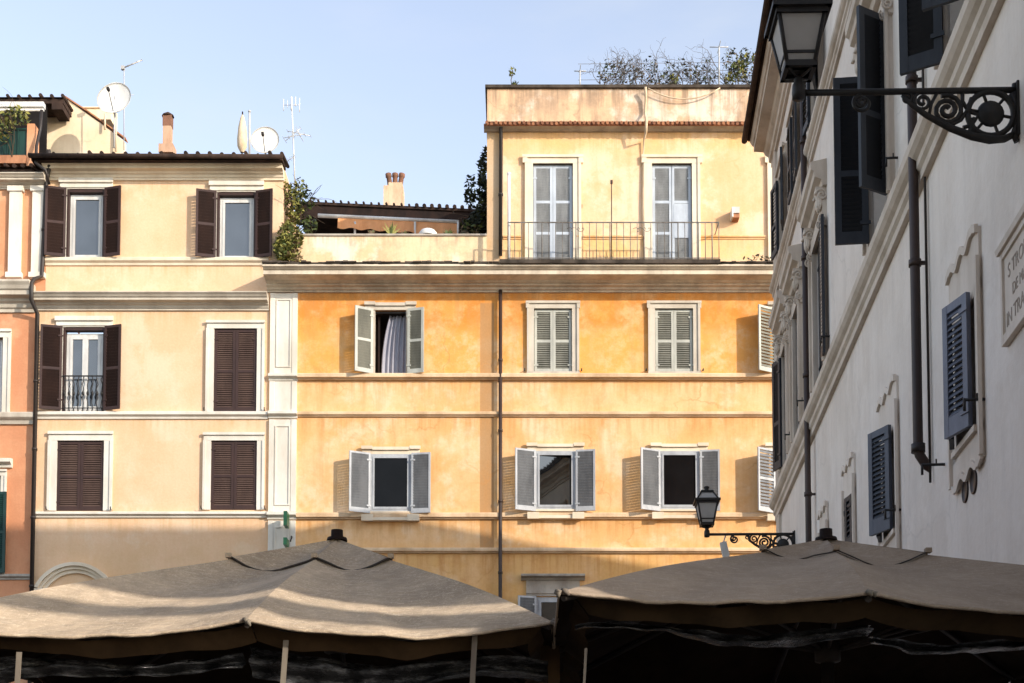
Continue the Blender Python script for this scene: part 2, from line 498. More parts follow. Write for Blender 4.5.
def closed_pair(parent, fr, u0, u1, z0, z1, n, fm_, sm_, rails=(0.5,), **kw):
    w = (u1 - u0) / 2 - 0.003
    m = MB(fr); shutter(m, fr, u0, n, z0, z1, w, 1, 0.0, rails, **kw); m.build('shutter', [M[fm_], M[sm_]], parent)
    m = MB(fr); shutter(m, fr, u1, n, z0, z1, w, -1, 0.0, rails, **kw); m.build('shutter', [M[fm_], M[sm_]], parent)


def tiles_edge(mb, u0, u1, n_front, z, back=6.0, rise=0.3, step=0.21, r=0.085, jitter=0.012, seed=1):
    """pantile roof sheet with rounded tile ends along its eave"""
    rg = random.Random(seed)
    P = mb.fr.pt
    mb.face([P(u0, n_front, z), P(u1, n_front, z), P(u1, n_front - back, z + rise * back), P(u0, n_front - back, z + rise * back)])
    k = int((u1 - u0) / step)
    for i in range(k + 1):
        u = u0 + (u1 - u0) * i / max(1, k)
        j = rg.uniform(-jitter, jitter)
        L = min(back, 1.4)
        pts = [P(u, n_front + 0.05 + j, z + 0.02 + j), P(u + j, n_front - L, z + 0.02 + rise * L)]
        mb.tube(pts, r * rg.uniform(0.9, 1.08), 8, True)


def cornice_prof(z0, z1, proj, steps=5, base=0.02):
    """classical cornice profile growing outwards from z0 (bottom) to z1 (top)"""
    h = z1 - z0
    return [(-0.05, z0), (base + .03, z0), (base + .03, z0 + h * .12), (proj * .18, z0 + h * .16), (proj * .24, z0 + h * .30),
            (proj * .36, z0 + h * .36), (proj * .40, z0 + h * .44), (proj * .72, z0 + h * .50), (proj * .72, z0 + h * .66),
            (proj * .80, z0 + h * .70), (proj * .88, z0 + h * .82), (proj * .97, z0 + h * .90), (proj, z0 + h * .93), (proj, z1), (-0.05, z1 + .02)]


def string_prof(z0, z1, proj):
    h = z1 - z0
    return [(-0.02, z0), (proj * .35, z0 + h * .03), (proj * .45, z0 + h * .32), (proj * .8, z0 + h * .45), (proj, z0 + h * .55), (proj, z0 + h * .9), (proj * .85, z1), (-0.02, z1 + h * .15)]


def downpipe(parent, fr, pts, r, mat, clips=True, name='downpipe'):
    m = MB(fr)
    W = [fr.pt(*p) for p in pts]
    m.tube(W, r, 10)
    for a, b in zip(pts, pts[1:]):
        if clips and abs(a[2] - b[2]) > 1.5:
            k = int(abs(a[2] - b[2]) / 1.9)
            for i in range(1, k + 1):
                t = i / (k + 1)
                q = [a[j] + (b[j] - a[j]) * t for j in range(3)]
                m.tube([fr.pt(q[0], q[1], q[2] - .03), fr.pt(q[0], q[1], q[2] + .03)], r * 1.28, 10)
                m.box(q[0] - .015, q[0] + .015, -.02, q[1], q[2] - .015, q[2] + .015)
    return m.build(name, mat, parent)


# ================================================================== GROUND
g = MB(); g.face([(-300, -250, 0), (300, -250, 0), (300, 500, 0), (-300, 500, 0)])
tg = NT('cobbles', 0.85, 0.3)
vo = tg.n.new("ShaderNodeTexVoronoi"); vo.inputs["Scale"].default_value = 9; vo.feature = 'DISTANCE_TO_EDGE'
tg.l.new(tg.co, vo.inputs["Vector"])
tg.color(tg.mix(tg.ramp(vo.outputs["Distance"], 0.0, 0.08), (0.03, 0.028, 0.025), tg.mix(tg.noise(2, 5), (0.06, 0.055, 0.05), (0.12, 0.11, 0.1))))
tg.bump(tg.ramp(vo.outputs["Distance"], 0.0, 0.1), 0.6, 0.02)
o = g.build('ground', tg.mat); o['kind'] = 'structure'

# ================================================================== YELLOW BUILDING
def X(x, y): return FO.px(x, y)[0]
def Zy(y, x=512): return FO.px(x, y)[1]
def Zn(y, n): return FO.px(512, y, n)[1]

uL = X(37, 330); uR = X(268.5, 400); uRt = X(283, 200)
yb = thing('yellow_house', 'pale yellow house with dark brown shutters, left of the orange building', 'building', (X(160, 400), 36, 0))
wins_y = {}
holes_lo, holes_up = [], []
for k, r in dict(A1=(67, 190, 105, 259), A2=(217, 193, 256, 260)).items():
    wins_y[k] = FO.rect(*r); holes_up.append(wins_y[k])
for k, r in dict(B1=(63, 328, 105, 412), B2=(214, 329, 257, 412), C1=(57, 441, 104, 511), C2=(211, 441, 257, 510)).items():
    wins_y[k] = FO.rect(*r); holes_lo.append(wins_y[k])
m = MB(FO)
uLt = X(46.5, 230)
m.wall(uL, uR, 0, Zy(292), holes_lo)
m.wall(uLt, uRt, Zy(292), Zy(165), holes_up)
m.face([FO.pt(uRt, n_, z_) for n_, z_ in ((0, Zy(292)), (-6, Zy(292)), (-6, Zy(240)), (-.9, Zy(165)), (0, Zy(165)))])
m.build('wall', M['yellow_plaster'], yb)
# cornices
m = MB(FO); m.sweep(cornice_prof(Zy(181), Zn(158, .42), .42), X(46, 170), uRt + .02); m.build('cornice', M['cream_trim'], yb)
m = MB(FO); m.sweep(cornice_prof(Zy(311), Zn(291, .42), .42), uL, uR - .01); m.build('cornice', M['travertine'], yb)
m = MB(FO); m.sweep(string_prof(Zy(266), Zy(258.5), .11), uLt, uR - .02); m.build('string_course', M['cream_trim'], yb)
m = MB(FO); m.sweep(string_prof(Zy(419.5), Zy(412.5), .12), uL, uR - .01); m.build('string_course', M['white_trim'], yb)
m = MB(FO); m.sweep(string_prof(Zy(518), Zy(512.5), .12), uL, uR - .01); m.build('string_course', M['white_trim'], yb)
# roof
m = MB(FO); zr = Zn(155.5, .58)
tiles_edge(m, X(38, 150), uRt + .06, .58, zr, .9, .16, .30, .05, .03, seed=3)
m.box(X(38, 150), uRt + .06, -.05, .5, zr - .08, zr - .02)
m.tube([FO.pt(X(37, 150), .62, zr - .02), FO.pt(uRt + .08, .62, zr - .05)], .06, 10)
m.build('roof', M['tile'], yb)
# windows
def brown_window(key, kind):
    u0, u1, z0, z1 = wins_y[key]
    s = MB(FO)
    if kind == 'open':
        w = .19
        s.box(u0 - w, u1 + w, -.03, .05, z1 + .012, z1 + .26)
        s.box(u0 - w - .02, u1 + w + .02, .048, .10, z1 + .17, z1 + .285)
        s.box(u0 - w + .03, u1 + w - .03, .048, .075, z1 + .04, z1 + .08)
        for uu in (u0, u1): s.box(uu - .05, uu + .05, -.04, .03, z0, z1 + .012)
        o = s.build('window', M['white_trim'], yb)
        b = MB(FO); frame_ring(b, u0 + .002, u1 - .002, z0, z1 - .002, .05, .07, -.14, .035); b.build('shutter_frame', M['brown_paint'], o)
        wl = .52 if key[0] == 'A' else .54
        open_pair(o, FO, u0 - .01, u1 + .01, z0 + .02, z1 + .02, .06, wl, .47, R(14), R(16), 'brown_paint', 'brown_slat_dark', (.49,), stile=.06, botrail=.08, slat=.075, gap=True)
        if key[0] == 'A':
            sash(o, FO, u0 + .06, u1 - .06, z0, z1 - .1, -.13, M['white_paint'], 1, .07)
        else:
            sash(o, FO, u0 + .06, u1 - .06, z0, z1 - .12, -.13, M['white_paint'], 2, .085)
    else:
        surround(s, u0, u1, z0, z1, .19 if key != 'C1' else .22, .05)
        o = s.build('window', M['white_trim'], yb)
        closed_pair(o, FO, u0 + .01, u1 - .01, z0 + .01, z1 - .02, -.03, 'brown_paint', 'brown_slat', (.49,), stile=.07)
        b = MB(FO); b.quad((u0, -.2, z0), (u1, -.2, z0), (u1, -.2, z1), (u0, -.2, z1)); b.build('pane', M['dark_room'], o)
        for uu in (u0 - .22, u1 + .22):
            st = MB(FO); st.tube([FO.pt(uu, -.02, z0 + .02), FO.pt(uu, .14, z0 + .02), FO.pt(uu, .14, z0 + .08)], .014, 6); st.build('shutter_stay', M['iron'], o)
    return o

for k in ('A1', 'A2', 'B1'): wins_y[k + 'o'] = brown_window(k, 'open')
for k in ('B2', 'C1', 'C2'): brown_window(k, 'closed')
# little balcony railing of the french window
u0, u1, z0, z1 = wins_y['B1']; zt = Zy(376)
m = MB(FO)
m.box(u0, u1, .03, .055, zt - .03, zt); m.box(u0, u1, .03, .055, z0 + .08, z0 + .1)
k = 9
for i in range(k):
    u = u0 + (u1 - u0) * (i + .5) / k
    zm = (z0 + zt) / 2
    pts = [FO.pt(u + .022 * math.sin(j * 2.2 + i), .045, z0 + .0 + (zt - z0) * j / 8) for j in range(9)]
    m.tube(pts, .013, 6)
    m.lathe(FO.pt(u, .045, zm), [(.005, -.08), (.03, -.03), (.035, 0), (.03, .03), (.005, .08)], 8)
m.build('railing', M['iron'], wins_y['B1o'])
# segmental pediment over the doorway
m = MB(FO)
c_u = X(76, 590); zb = Zy(588); hw = (X(115, 590) - X(36, 590)) / 2; rise = Zy(563.5) - zb
rad = (hw * hw + rise * rise) / (2 * rise); zc = zb + rise - rad; ah = math.asin(hw / rad)
for (r0, r1, n1) in ((rad - .09, rad, .20), (rad - .17, rad - .09, .13), (rad - .26, rad - .17, .07)):
    k = 20
    for i in range(k):
        a0 = -ah + 2 * ah * i / k; a1 = -ah + 2 * ah * (i + 1) / k
        m.prism([(c_u + r0 * math.sin(a0), zc + r0 * math.cos(a0)), (c_u + r0 * math.sin(a1), zc + r0 * math.cos(a1)),
                 (c_u + r1 * math.sin(a1), zc + r1 * math.cos(a1)), (c_u + r1 * math.sin(a0), zc + r1 * math.cos(a0))], -.02, n1)
m.sweep(string_prof(zb - .22, zb - .04, .2), c_u - hw, c_u + hw)
for sg in (-1, 1): m.box(c_u + sg * hw * .93 - .1, c_u + sg * hw * .93 + .1, -.02, .14, zb - .55, zb - .22)
for sg in (-1, 1): m.box(c_u + sg * hw * .8 - .14, c_u + sg * hw * .8 + .14, -.02, .07, 0, zb - .56)
o = m.build('doorway', M['cream_trim'], yb)
m = MB(FO); m.box(c_u - hw * .68, c_u + hw * .68, .005, .03, 0, zb - .6); m.build('door', M['dark_wood'], o)
downpipe(yb, FO, [(uL + .35, .45, Zy(158)), (uL + .33, .28, Zy(170)), (uL + .2, .12, Zy(186)), (uL + .14, .12, Zy(278)), (uL + .0, .30, Zy(284)), (uL - .02, .42, Zy(290)), (uL - .02, .42, Zy(306)), (uL + .05, .14, Zy(316)), (uL + .05, .14, 0.0)], .055, M['pipe_black'])

# ================================================================== SALMON BUILDING
sb = thing('salmon_house', 'salmon pink house with white pilasters and a roof terrace at the left edge', 'building', (X(-40, 400), 36, 0))
uS0 = X(-190, 400); uS1 = uL - .003
hs = [FO.rect(-34, 338, 3, 413), FO.rect(-40, 476, 0.5, 574)]
m = MB(FO); m.wall(uS0, uS1, 0, Zy(292), hs); m.wall(uS0, X(46, 230), Zy(292), Zy(172), [])
m.quad((X(46, 230), 0, Zy(292)), (X(46, 230), -3, Zy(292)), (X(46, 230), -3, Zy(172)), (X(46, 230), 0, Zy(172)))
m.build('wall', M['salmon_plaster'], sb)
for i, (a, b) in enumerate(((10, 22), (33, 45), (-38, -26))):
    ua, ub = X(a, 230), X(b, 230)
    m = MB(FO); m.box(ua, ub, -.02, .10, Zy(276), Zy(192)); m.box(ua - .05, ub + .05, -.02, .14, Zy(193), Zy(188)); m.box(ua - .05, ub + .05, -.02, .14, Zy(279), Zy(274))
    m.build('pilaster', M['white_trim'], sb)
m = MB(FO); m.sweep(cornice_prof(Zy(190), Zn(172, .4), .40), uS0, X(48, 180)); m.build('cornice', M['travertine'], sb)
m = MB(FO); m.sweep(cornice_prof(Zy(313), Zn(279, .52), .52), uS0, uS1 - .05); m.build('cornice', M['travertine'], sb)
m = MB(FO); m.sweep(string_prof(Zy(425), Zy(413.5), .16), uS0, uS1); m.build('string_course', M['travertine'], sb)
m = MB(FO); m.sweep(string_prof(Zy(580), Zy(574.5), .10), uS0, uS1); m.build('string_course', M['grey_stone'], sb)
u0, u1, z0, z1 = hs[0]
m = MB(FO); surround(m, u0, u1, z0, z1, .2, .05); o = m.build('window', M['white_trim'], sb)
sash(o, FO, u0, u1, z0, z1, -.14, M['white_paint'], 2)
u0, u1, z0, z1 = hs[1]
m = MB(FO); surround(m, u0, u1, z0, z1, .14, .05); m.sweep(string_prof(z1 + .2, z1 + .42, .2), u0 - .28, u1 + .28); o = m.build('window', M['white_trim'], sb)
sash(o, FO, u0, u1, z0, z1, -.14, M['white_paint'], 2, pane='glass_dark')
m = MB(FO); shutter(m, FO, u0, .06, z0, z1 - .45, .56, -1, R(12)); m.build('shutter', [M['green_paint'], M['green_paint']], o)
m = MB(FO); shutter(m, FO, u1 - .22, .08, z0, z1 - .45, .42, 1, R(8)); m.build('shutter', [M['green_paint'], M['green_paint']], o)
m = MB(FO); surf = Zy(164)
m.box(uS0, X(37, 168), -3, .34, Zn(170, .4), Zn(167.5, .4)); tiles_edge(m, uS0, X(37, 168), .42, Zn(167, .4), .5, .2, .22, .05, seed=4); m.build('terrace_edge', M['tile'], sb)
# terrace: post, railing, back wall, roof and awning box
m = MB(FO); m.box(X(27, 145), X(34.5, 145), -.35, .02, Zy(166), Zy(124)); m.build('terrace_post', M['salmon_plaster'], sb)
m = MB(FO); m.box(uS0, X(27, 145), -.10, .10, Zy(165), Zy(157)); m.build('planter', M['terracotta'], sb)
m = MB(FO)
a, b, c, d = uS0, X(27, 140), Zy(157), Zy(128)
m.box(a, b, -.03, .0, d - .04, d); m.box(a, b, -.03, 0, c + .02, c + .05)
k = int((b - a) / .13)
for i in range(k): m.box(a + i * .13, a + i * .13 + .025, -.025, -.005, c, d)
m.box(a, b, -.05, -.035, c, d - .05)
m.build('railing', M['green_paint'], sb)
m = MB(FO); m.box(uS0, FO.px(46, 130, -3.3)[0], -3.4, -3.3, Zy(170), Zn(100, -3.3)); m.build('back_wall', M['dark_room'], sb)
m = MB(FO); zr = Zn(97, -3.2); xe = FO.px(63, 98, -3.2)[0]; tiles_edge(m, uS0, xe, -3.2, zr, 1.6, .03, .3, .05, seed=5); m.box(uS0, xe, -4.5, -3.25, zr - .16, zr - .03); m.box(xe - .33, xe - .02, -3.9, -3.24, zr - .34, zr - .165); m.build('roof', M['tile'], sb)
m = MB(FO); m.box(uS0, X(44, 105), -.12, .05, Zy(107.5), Zy(102.5)); m.tube([FO.pt(uS0, .0, Zy(110)), FO.pt(X(44, 108), .0, Zy(110))], .035, 8); m.build('awning_box', M['white_paint'], sb)
downpipe(sb, FO, [(X(43, 110), .1, Zy(112)), (X(41, 130), .06, Zy(130)), (X(39, 150), .2, Zy(150)), (X(42, 172), .48, Zy(172)), (X(52, 180), .52, Zy(180)), (X(53, 188), .3, Zy(190))], .04, M['pipe_black'], False)

# gabled house behind the yellow roof
FH = Frame((0, 40, 0), (1, 0, 0), (0, -1, 0))
hb = thing('rooftop_house', 'sunlit cream gable wall with sloping tiled coping rising behind the yellow roof', 'building', (FH.px(80, 120)[0], 40, 0))
pts = [FH.px(x, y) for x, y in ((40, 170), (128, 170), (124, 150), (124, 141), (106, 127), (86, 113), (64, 97), (40, 97))]
m = MB(FH); m.prism([(u, z) for u, z in pts], -.2, 0); m.build('wall', M['house_plaster'], hb)
m = MB(FH)
cp = [FH.px(x, y) for x, y in ((62, 95), (86, 110.5), (106, 124.5), (126, 139))]
for (a, b), (c, d) in zip(cp, cp[1:]):
    m.prism([(a, b - .02), (c, d - .02), (c, d + .025), (a, b + .025)], -.2, .05)
m.build('coping', M['terracotta'], hb)
m = MB(FH); c0 = FH.px(88, 103)[0]; m.box(c0 - .25, c0 + .55, -.9, -.4, FH.px(88, 112)[1], FH.px(88, 101)[1]); m.box(c0 - .3, c0 + .6, -.95, -.35, FH.px(88, 101)[1], FH.px(88, 100)[1]); m.build('chimney', M['house_plaster'], hb)
for x, y0, y1 in ((104, 112, 128), (115, 112, 150)):
    q = FH.px(x, y1, .2); q2 = FH.px(x, y0, .2)
    m = MB(FH); m.tube([FH.pt(q[0], .12, q[1]), FH.pt(q[0], .12, q2[1])], .03, 6); m.build('wall_pole', M['rope'], hb)

# ================================================================== ORANGE BUILDING
ob = thing('orange_building', 'weathered orange building with grey shutters and a roof terrace', 'building', (X(530, 400), 36, 0))
uO0 = uR; uO1 = 13.5
obx = ORG[ob.name].x
zb_ = lambda y: Zy(y)
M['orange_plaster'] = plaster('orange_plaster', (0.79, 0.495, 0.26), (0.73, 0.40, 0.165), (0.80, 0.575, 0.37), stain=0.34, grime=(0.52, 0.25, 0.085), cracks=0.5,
    ledges=((zb_(382), .55, .6), (zb_(419), .6, .6), (zb_(521), .6, .8), (zb_(555), .9, .8), (zb_(293), 1.0, .7)),
    bands=((zb_(386), zb_(376), zb_(298), zb_(285), (0.77, 0.345, 0.085), 0.95, 1.3),
           (zb_(345), zb_(315), zb_(298), zb_(285), (0.62, 0.225, 0.04), 0.9, 1.7),
           (zb_(700), zb_(640), zb_(558), zb_(536), (0.62, 0.35, 0.11), 0.6, 0.9),  # shade over the lower wall, painted in as a darker band
           (zb_(535), zb_(520), zb_(516), zb_(512), (0.6, 0.31, 0.1), 0.5, 1.5)),
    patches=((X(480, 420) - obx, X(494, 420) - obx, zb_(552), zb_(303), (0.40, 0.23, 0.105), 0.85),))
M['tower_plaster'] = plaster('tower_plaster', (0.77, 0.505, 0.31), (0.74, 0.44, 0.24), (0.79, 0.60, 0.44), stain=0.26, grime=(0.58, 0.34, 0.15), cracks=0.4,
    ledges=((zb_(132), .9, .6), (zb_(240), .4, .6)),
    bands=((zb_(160), zb_(140), zb_(128), zb_(120), (0.80, 0.46, 0.17), 0.6, 1.2),
           (zb_(262), zb_(255), zb_(242), zb_(236), (0.82, 0.50, 0.19), 0.75, 1.2),),
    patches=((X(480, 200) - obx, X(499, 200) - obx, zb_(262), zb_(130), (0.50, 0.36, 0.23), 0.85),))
M['parapet_plaster'] = plaster('parapet_plaster', (0.68, 0.45, 0.28), (0.46, 0.315, 0.21), (0.78, 0.67, 0.55), ledges=((zb_(89.5), .8, .9), (zb_(236), .6, .9)), stain=0.7, grime=(0.27, 0.19, 0.13), cracks=0.5)

M['terrace_plaster'] = plaster('terrace_plaster', (0.78, 0.58, 0.37), (0.70, 0.49, 0.29), (0.82, 0.73, 0.60), stain=0.35, grime=(0.34, 0.25, 0.18), cracks=0.5, ledges=((zb_(236), .4, .6),))
ow = {}
oh, th = [], []
for k, r in dict(O1=(373, 311, 408, 375), O2=(534, 309, 572, 373), O3=(655, 309, 693, 373), O4=(776, 311, 812, 375),
                 P1=(372, 455, 410, 512), P2=(537, 452, 574, 510), P3=(661, 452, 698, 510), P4=(775.5, 452, 812, 512),
                 Q1=(536, 597, 570, 668)).items():
    ow[k] = FO.rect(*r); oh.append(ow[k])
for k, r in dict(D1=(533, 164, 573, 257.5), D2=(652, 164, 692, 257.5), D3=(775.5, 164, 812, 257.5)).items():
    q = FO.rect(*r); ow[k] = (q[0], q[1], Zn(259, .86) + .01, q[3]); th.append(ow[k])
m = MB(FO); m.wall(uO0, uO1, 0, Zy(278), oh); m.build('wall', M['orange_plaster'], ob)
zt0 = Zy(262); 
# tower block (upper storey) and its parapet
uT = X(487, 200)
m = MB(FO)
m.wall(uT, uO1, Zy(278), Zy(128), th)
m.quad((uT, 0, Zy(278)), (uT, 0, Zy(128)), (uT, -8, Zy(128)), (uT, -8, Zy(278)))
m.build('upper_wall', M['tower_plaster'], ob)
m = MB(FO); m.box(uT, uO1, -8, .03, Zy(122), Zy(89.5)); m.build('parapet', M['parapet_plaster'], ob)
m = MB(FO); m.box(uT - .05, uO1, -8.05, .1, Zy(89.4), Zy(86.5)); m.build('parapet_coping', M['stained_coping'], ob)
m = MB(FO); m.sweep(string_prof(Zy(132.5), Zn(125, .26), .26), uT - .08, uO1); m.build('cornice', M['grey_stone'], ob)
m = MB(FO)
zt = Zn(124, .3); rg = random.Random(2); k = int((uO1 - uT) / .12)
for i in range(k):
    u = uT + i * .12
    m.tube([FO.pt(u, .36 + rg.uniform(-.02, .02), zt + rg.uniform(-.01, .01)), FO.pt(u, -.05, zt + .1)], .042, 7)
m.box(uT - .08, uO1, .02, .30, zt - .03, zt + .01)
m.build('tile_course', M['tile_red'], ob)
for a_, b_ in ((503, 522), (577, 643), (698, 765)):
    m = MB(FO); m.sweep(string_prof(Zy(239.5), Zy(236), .06), X(a_, 238), X(b_, 238)); m.build('string_course', M['orange_plaster'], ob)
# terrace parapet
m = MB(FO); m.box(uO0 + .02, uT - .003, -.3, .02, Zy(278), Zy(236.5)); m.build('terrace_wall', M['terrace_plaster'], ob)
m = MB(FO); m.box(uO0 + .3, uT - .003, -.34, .06, Zy(236.4), Zy(234.6)); m.build('terrace_coping', M['grey_stone'], ob)
m = MB(FO); m.box(uO0 + .02, uT, -12, -.3, Zy(262), Zy(258)); m.build('terrace_floor', M['grey_stone'], ob)
# main cornice
m = MB(FO); za, zc_ = Zy(293), Zn(264, .8); h = zc_ - za; p = .8
m.sweep([(-.05, za), (.06, za), (.06, za + h * .10), (.12, za + h * .12), (.14, za + h * .22), (.24, za + h * .26), (.24, za + h * .36), (.32, za + h * .38), (.36, za + h * .46),
         (p * .86, za + h * .49), (p * .86, za + h * .74), (p * .90, za + h * .76), (p * .97, za + h * .86), (p, za + h * .88), (p, zc_), (-.05, zc_ + .02)], uO0 - .05, uO1); m.build('cornice', M['cornice_stone'], ob)
m = MB(FO)
rg = random.Random(5); zc0 = Zn(264, .8)
u = uO0 - .06
while u < uO1:
    w = rg.uniform(.10, .22)
    m.box(u, u + w - .004, .0, .82 + rg.uniform(-.03, .05), zc0 + .022, zc0 + rg.uniform(.045, .08))
    u += w
m.build('cornice_tiles', M['stained_coping'], ob)
# balcony
m = MB(FO); ub0, ub1 = X(500, 258), X(715.5, 258)
zs0, zs1 = Zn(263, .86), Zn(259, .86)
m.box(ub0, ub1, .05, .86, zs0, zs1); m.build('balcony_slab', M['stained_coping'], ob)
m = MB(FO)
zt, zf = Zn(222, .71), zs1 + .01
m.box(X(508, 240), ub1, .70, .725, zt - .025, zt); m.box(X(508, 240), ub1, .702, .722, zf + .07, zf + .09)
m.tube([FO.pt(ub1 - .012, .712, zt - .012), FO.pt(ub1 - .012, .0, zt - .012)], .012, 6)
k = 31
for i in range(k + 1):
    u = X(508, 240) + (ub1 - .013 - X(508, 240)) * i / k
    m.tube([FO.pt(u, .712, zf - .02), FO.pt(u, .712, zt)], .0105 if i % 5 else .016, 6)
for uu in (X(575, 240), X(640, 240)):   # scroll ornaments
    for sg in (-1, 1):
        pts = [FO.pt(uu + sg * (.03 + .16 * t) + .05 * math.cos(t * 9), .715, zt - .2 + .05 * math.sin(t * 9)) for t in [i / 12 for i in range(13)]]
        m.tube(pts, .008, 5)
m.build('balcony_railing', M['rail_iron'], ob)
# pilaster on the left corner
m = MB(FO); pa, pb = uO0 + .03, X(297, 400)
for y0, y1 in ((294, 374), (382, 412), (420, 512), (521, 640)):
    z1, z0 = Zy(y0), Zy(y1)
    m.box(pa, pb, -.02, .05, z0, z1)
    e = .16
    if z1 - z0 > 1: frame_ring(m, pa + e, pb - e, z0 + e, z1 - e, .03, .03, .05, .075, .03)
    for (a, b, c, d) in ((pa, pa + e - .03, z0, z1), (pb - e + .03, pb, z0, z1)): m.box(a, b, .048, .068, c, d)
m.box(pa, pb, -.02, .05, 0, Zy(641))
for y0, y1 in ((375, 381.5), (412.5, 419), (513, 520)): m.sweep(string_prof(Zy(y1), Zy(y0), .17), pa - .02, pb + .02)
m.build('pilaster', M['white_trim'], ob)
pb += .022
# string courses
for y0, y1, p, mt in ((375, 382, .16, 'ledge'), (412.5, 418.5, .10, 'ledge'), (513.5, 521, .12, 'ledge'), (548.5, 555, .12, 'ledge')):
    m = MB(FO); a_, b_ = Zy(y1), Zy(y0); m.sweep([(-.02, a_ + .04), (p * .5, a_ + .04), (p * .6, a_ + .07), (p, a_ + .08), (p, b_ - .03), (p * .9, b_), (-.02, b_ + .03)], pb, uO1); m.build('string_course', M[mt], ob)


def orange_window(key, kind, fr_, sl_):
    u0, u1, z0, z1 = ow[key]
    s = MB(FO)
    if kind == 'closed':
        surround(s, u0, u1, z0, z1, .17, .055, .03)
        s.box(u0 - .19, u1 + .19, -.02, .13, z0 - .05, z0)
        o = s.build('window', M['travertine'], ob)
        closed_pair(o, FO, u0 + .012, u1 - .012, z0 + .01, z1 - .015, -.05, fr_, sl_, (.5,), stile=.065)
        b = MB(FO); b.quad((u0, -.22, z0), (u1, -.22, z0), (u1, -.22, z1), (u0, -.22, z1)); b.build('pane', M['dark_room'], o)
        for uu in (u0 - .24, u1 + .24):
            st = MB(FO); st.tube([FO.pt(uu, -.02, z0 + .06), FO.pt(uu, .16, z0 + .06), FO.pt(uu, .16, z0 + .0)], .014, 6); st.build('shutter_stay', M['iron'], o)
        return o
    w = .20 if key[0] == 'O' else .25
    s.box(u0 - w, u1 + w, -.03, .05, z1 + .012, z1 + .19)
    s.box(u0 - w - .02, u0 - w + .26, .048, .11, z1 + .13, z1 + .215); s.box(u1 + w - .26, u1 + w + .02, .048, .11, z1 + .13, z1 + .215)
    s.box(u0 - w + .262, u1 + w - .262, .048, .095, z1 + .11, z1 + .19)
    for uu in (u0, u1): s.box(uu - .055, uu + .055, -.04, .03, z0, z1 + .012)
    if key[0] == 'P':
        s.box(u0 - w, u1 + w, -.02, .16, z0 - .25, z0 - .17)
        s.box(u0 - w, u0 - w + .3, .158, .2, z0 - .27, z0 - .10); s.box(u1 + w - .3, u1 + w, .158, .2, z0 - .27, z0 - .10)
    s.box(u0 - .1, u1 + .1, -.03, .09, z0 - .05, z0)
    return s.build('window', M['cream_trim' if key[0] == 'P' else 'travertine'], ob)


for k in ('O2', 'O3'): orange_window(k, 'closed', 'sage_frame', 'sage_slat')
# O1: open window with curtain
o = orange_window('O1', 'open', '', ''); u0, u1, z0, z1 = ow['O1']
open_pair(o, FO, u0, u1, z0 + .0, z1 + .02, .08, .50, .44, R(28), R(14), 'sage_frame', 'sage_slat', (.5,), stile=.07)
m = MB(FO); m.box(u0, u1, -.9, -.8, z0, z1); m.box(u0 + .003, u1 - .003, -.8, -.01, z1 - .06, z1 - .004); m.build('dark_interior', M['dark_room'], o)  # second box darkens the reveal top, its shade put into colour
m = MB(FO); frame_ring(m, u0, u0 + .16, z0, z1 - .02, .05, .05, -.24, -.2, .06); m.build('sash', M['dark_wood'], o)
m = MB(FO)
cu0, cu1 = u0 + .20, u1 - .01
def cur(a, b):
    e = (1 - b) * .0 + b * .1
    left = cu0 + .22 * (max(0, b) ** 2.2)
    u = left + (cu1 - left) * a
    return FO.pt(u, -.2 + .035 * math.sin(a * 34) + .02 * math.sin(a * 13 + 2), z0 + .02 + (z1 - .04 - z0) * b)
m.grid(cur, 60, 12); m.build('curtain', M['curtain'], o)
o = orange_window('O4', 'open', '', ''); u0, u1, z0, z1 = ow['O4']
open_pair(o, FO, u0 - .04, u1, z0, z1 + .02, .09, .56, .44, R(30), R(14), 'sage_frame', 'sage_slat', (), stile=.06, flip=False, gap=True, slat=.085)
sash(o, FO, u0, u1, z0, z1, -.12, M['white_paint'], 2, .06, 'glass_dark')
for k, al, ar in (('P1', 24, 8), ('P2', 21, 9), ('P3', 24.5, 6), ('P4', 31, 12)):
    o = orange_window(k, 'open', '', ''); u0, u1, z0, z1 = ow[k]
    open_pair(o, FO, u0 - .045, u1 + .045, z0 - .06, z1 + .02, .09, .56, .50, R(al), R(ar), 'bluegrey_frame', 'bluegrey_slat', (.52,) if k == 'P4' else (), stile=.05, botrail=.12, gap=(k == 'P4'), flip=(k != 'P4'), slat=.08 if k == 'P4' else .068)
    sash(o, FO, u0 - .04, u1 + .04, z0, z1 + .01, .006, M['bluegrey_frame'], 1, .06, 'glass_dark' if k == 'P2' else 'glass_unlit_room', R(7.5) if k == 'P2' else 0)
    b = MB(FO); b.box(u0 + .01, u1 - .01, -.24, -.2, z0 + .01, z1 - .01); b.build('dark_interior', M['dark_room'], o)
# Q1: the window under the hood
u0, u1, z0, z1 = ow['Q1']
m = MB(FO); m.box(u0 - .25, u1 + .25, -.02, .05, z1 + .02, z1 + .42); m.sweep(string_prof(z1 + .42, z1 + .56, .26), u0 - .38, u1 + .38)
m.box(u0 - .1, u0, -.02, .04, z0, z1 + .02); m.box(u1, u1 + .1, -.02, .04, z0, z1 + .02)
m.box(u0 - .25, u1 + .25, .048, .08, z1 + .08, z1 + .15)
o = m.build('window', M['grey_stone'], ob)
open_pair(o, FO, u0, u1, z0, z1, .07, .48, .48, R(15), R(25), 'bluegrey_frame', 'bluegrey_slat', (), stile=.05)
sash(o, FO, u0, u1, z0, z1, -.05, M['bluegrey_frame'], 1, .075, 'glass_dark')
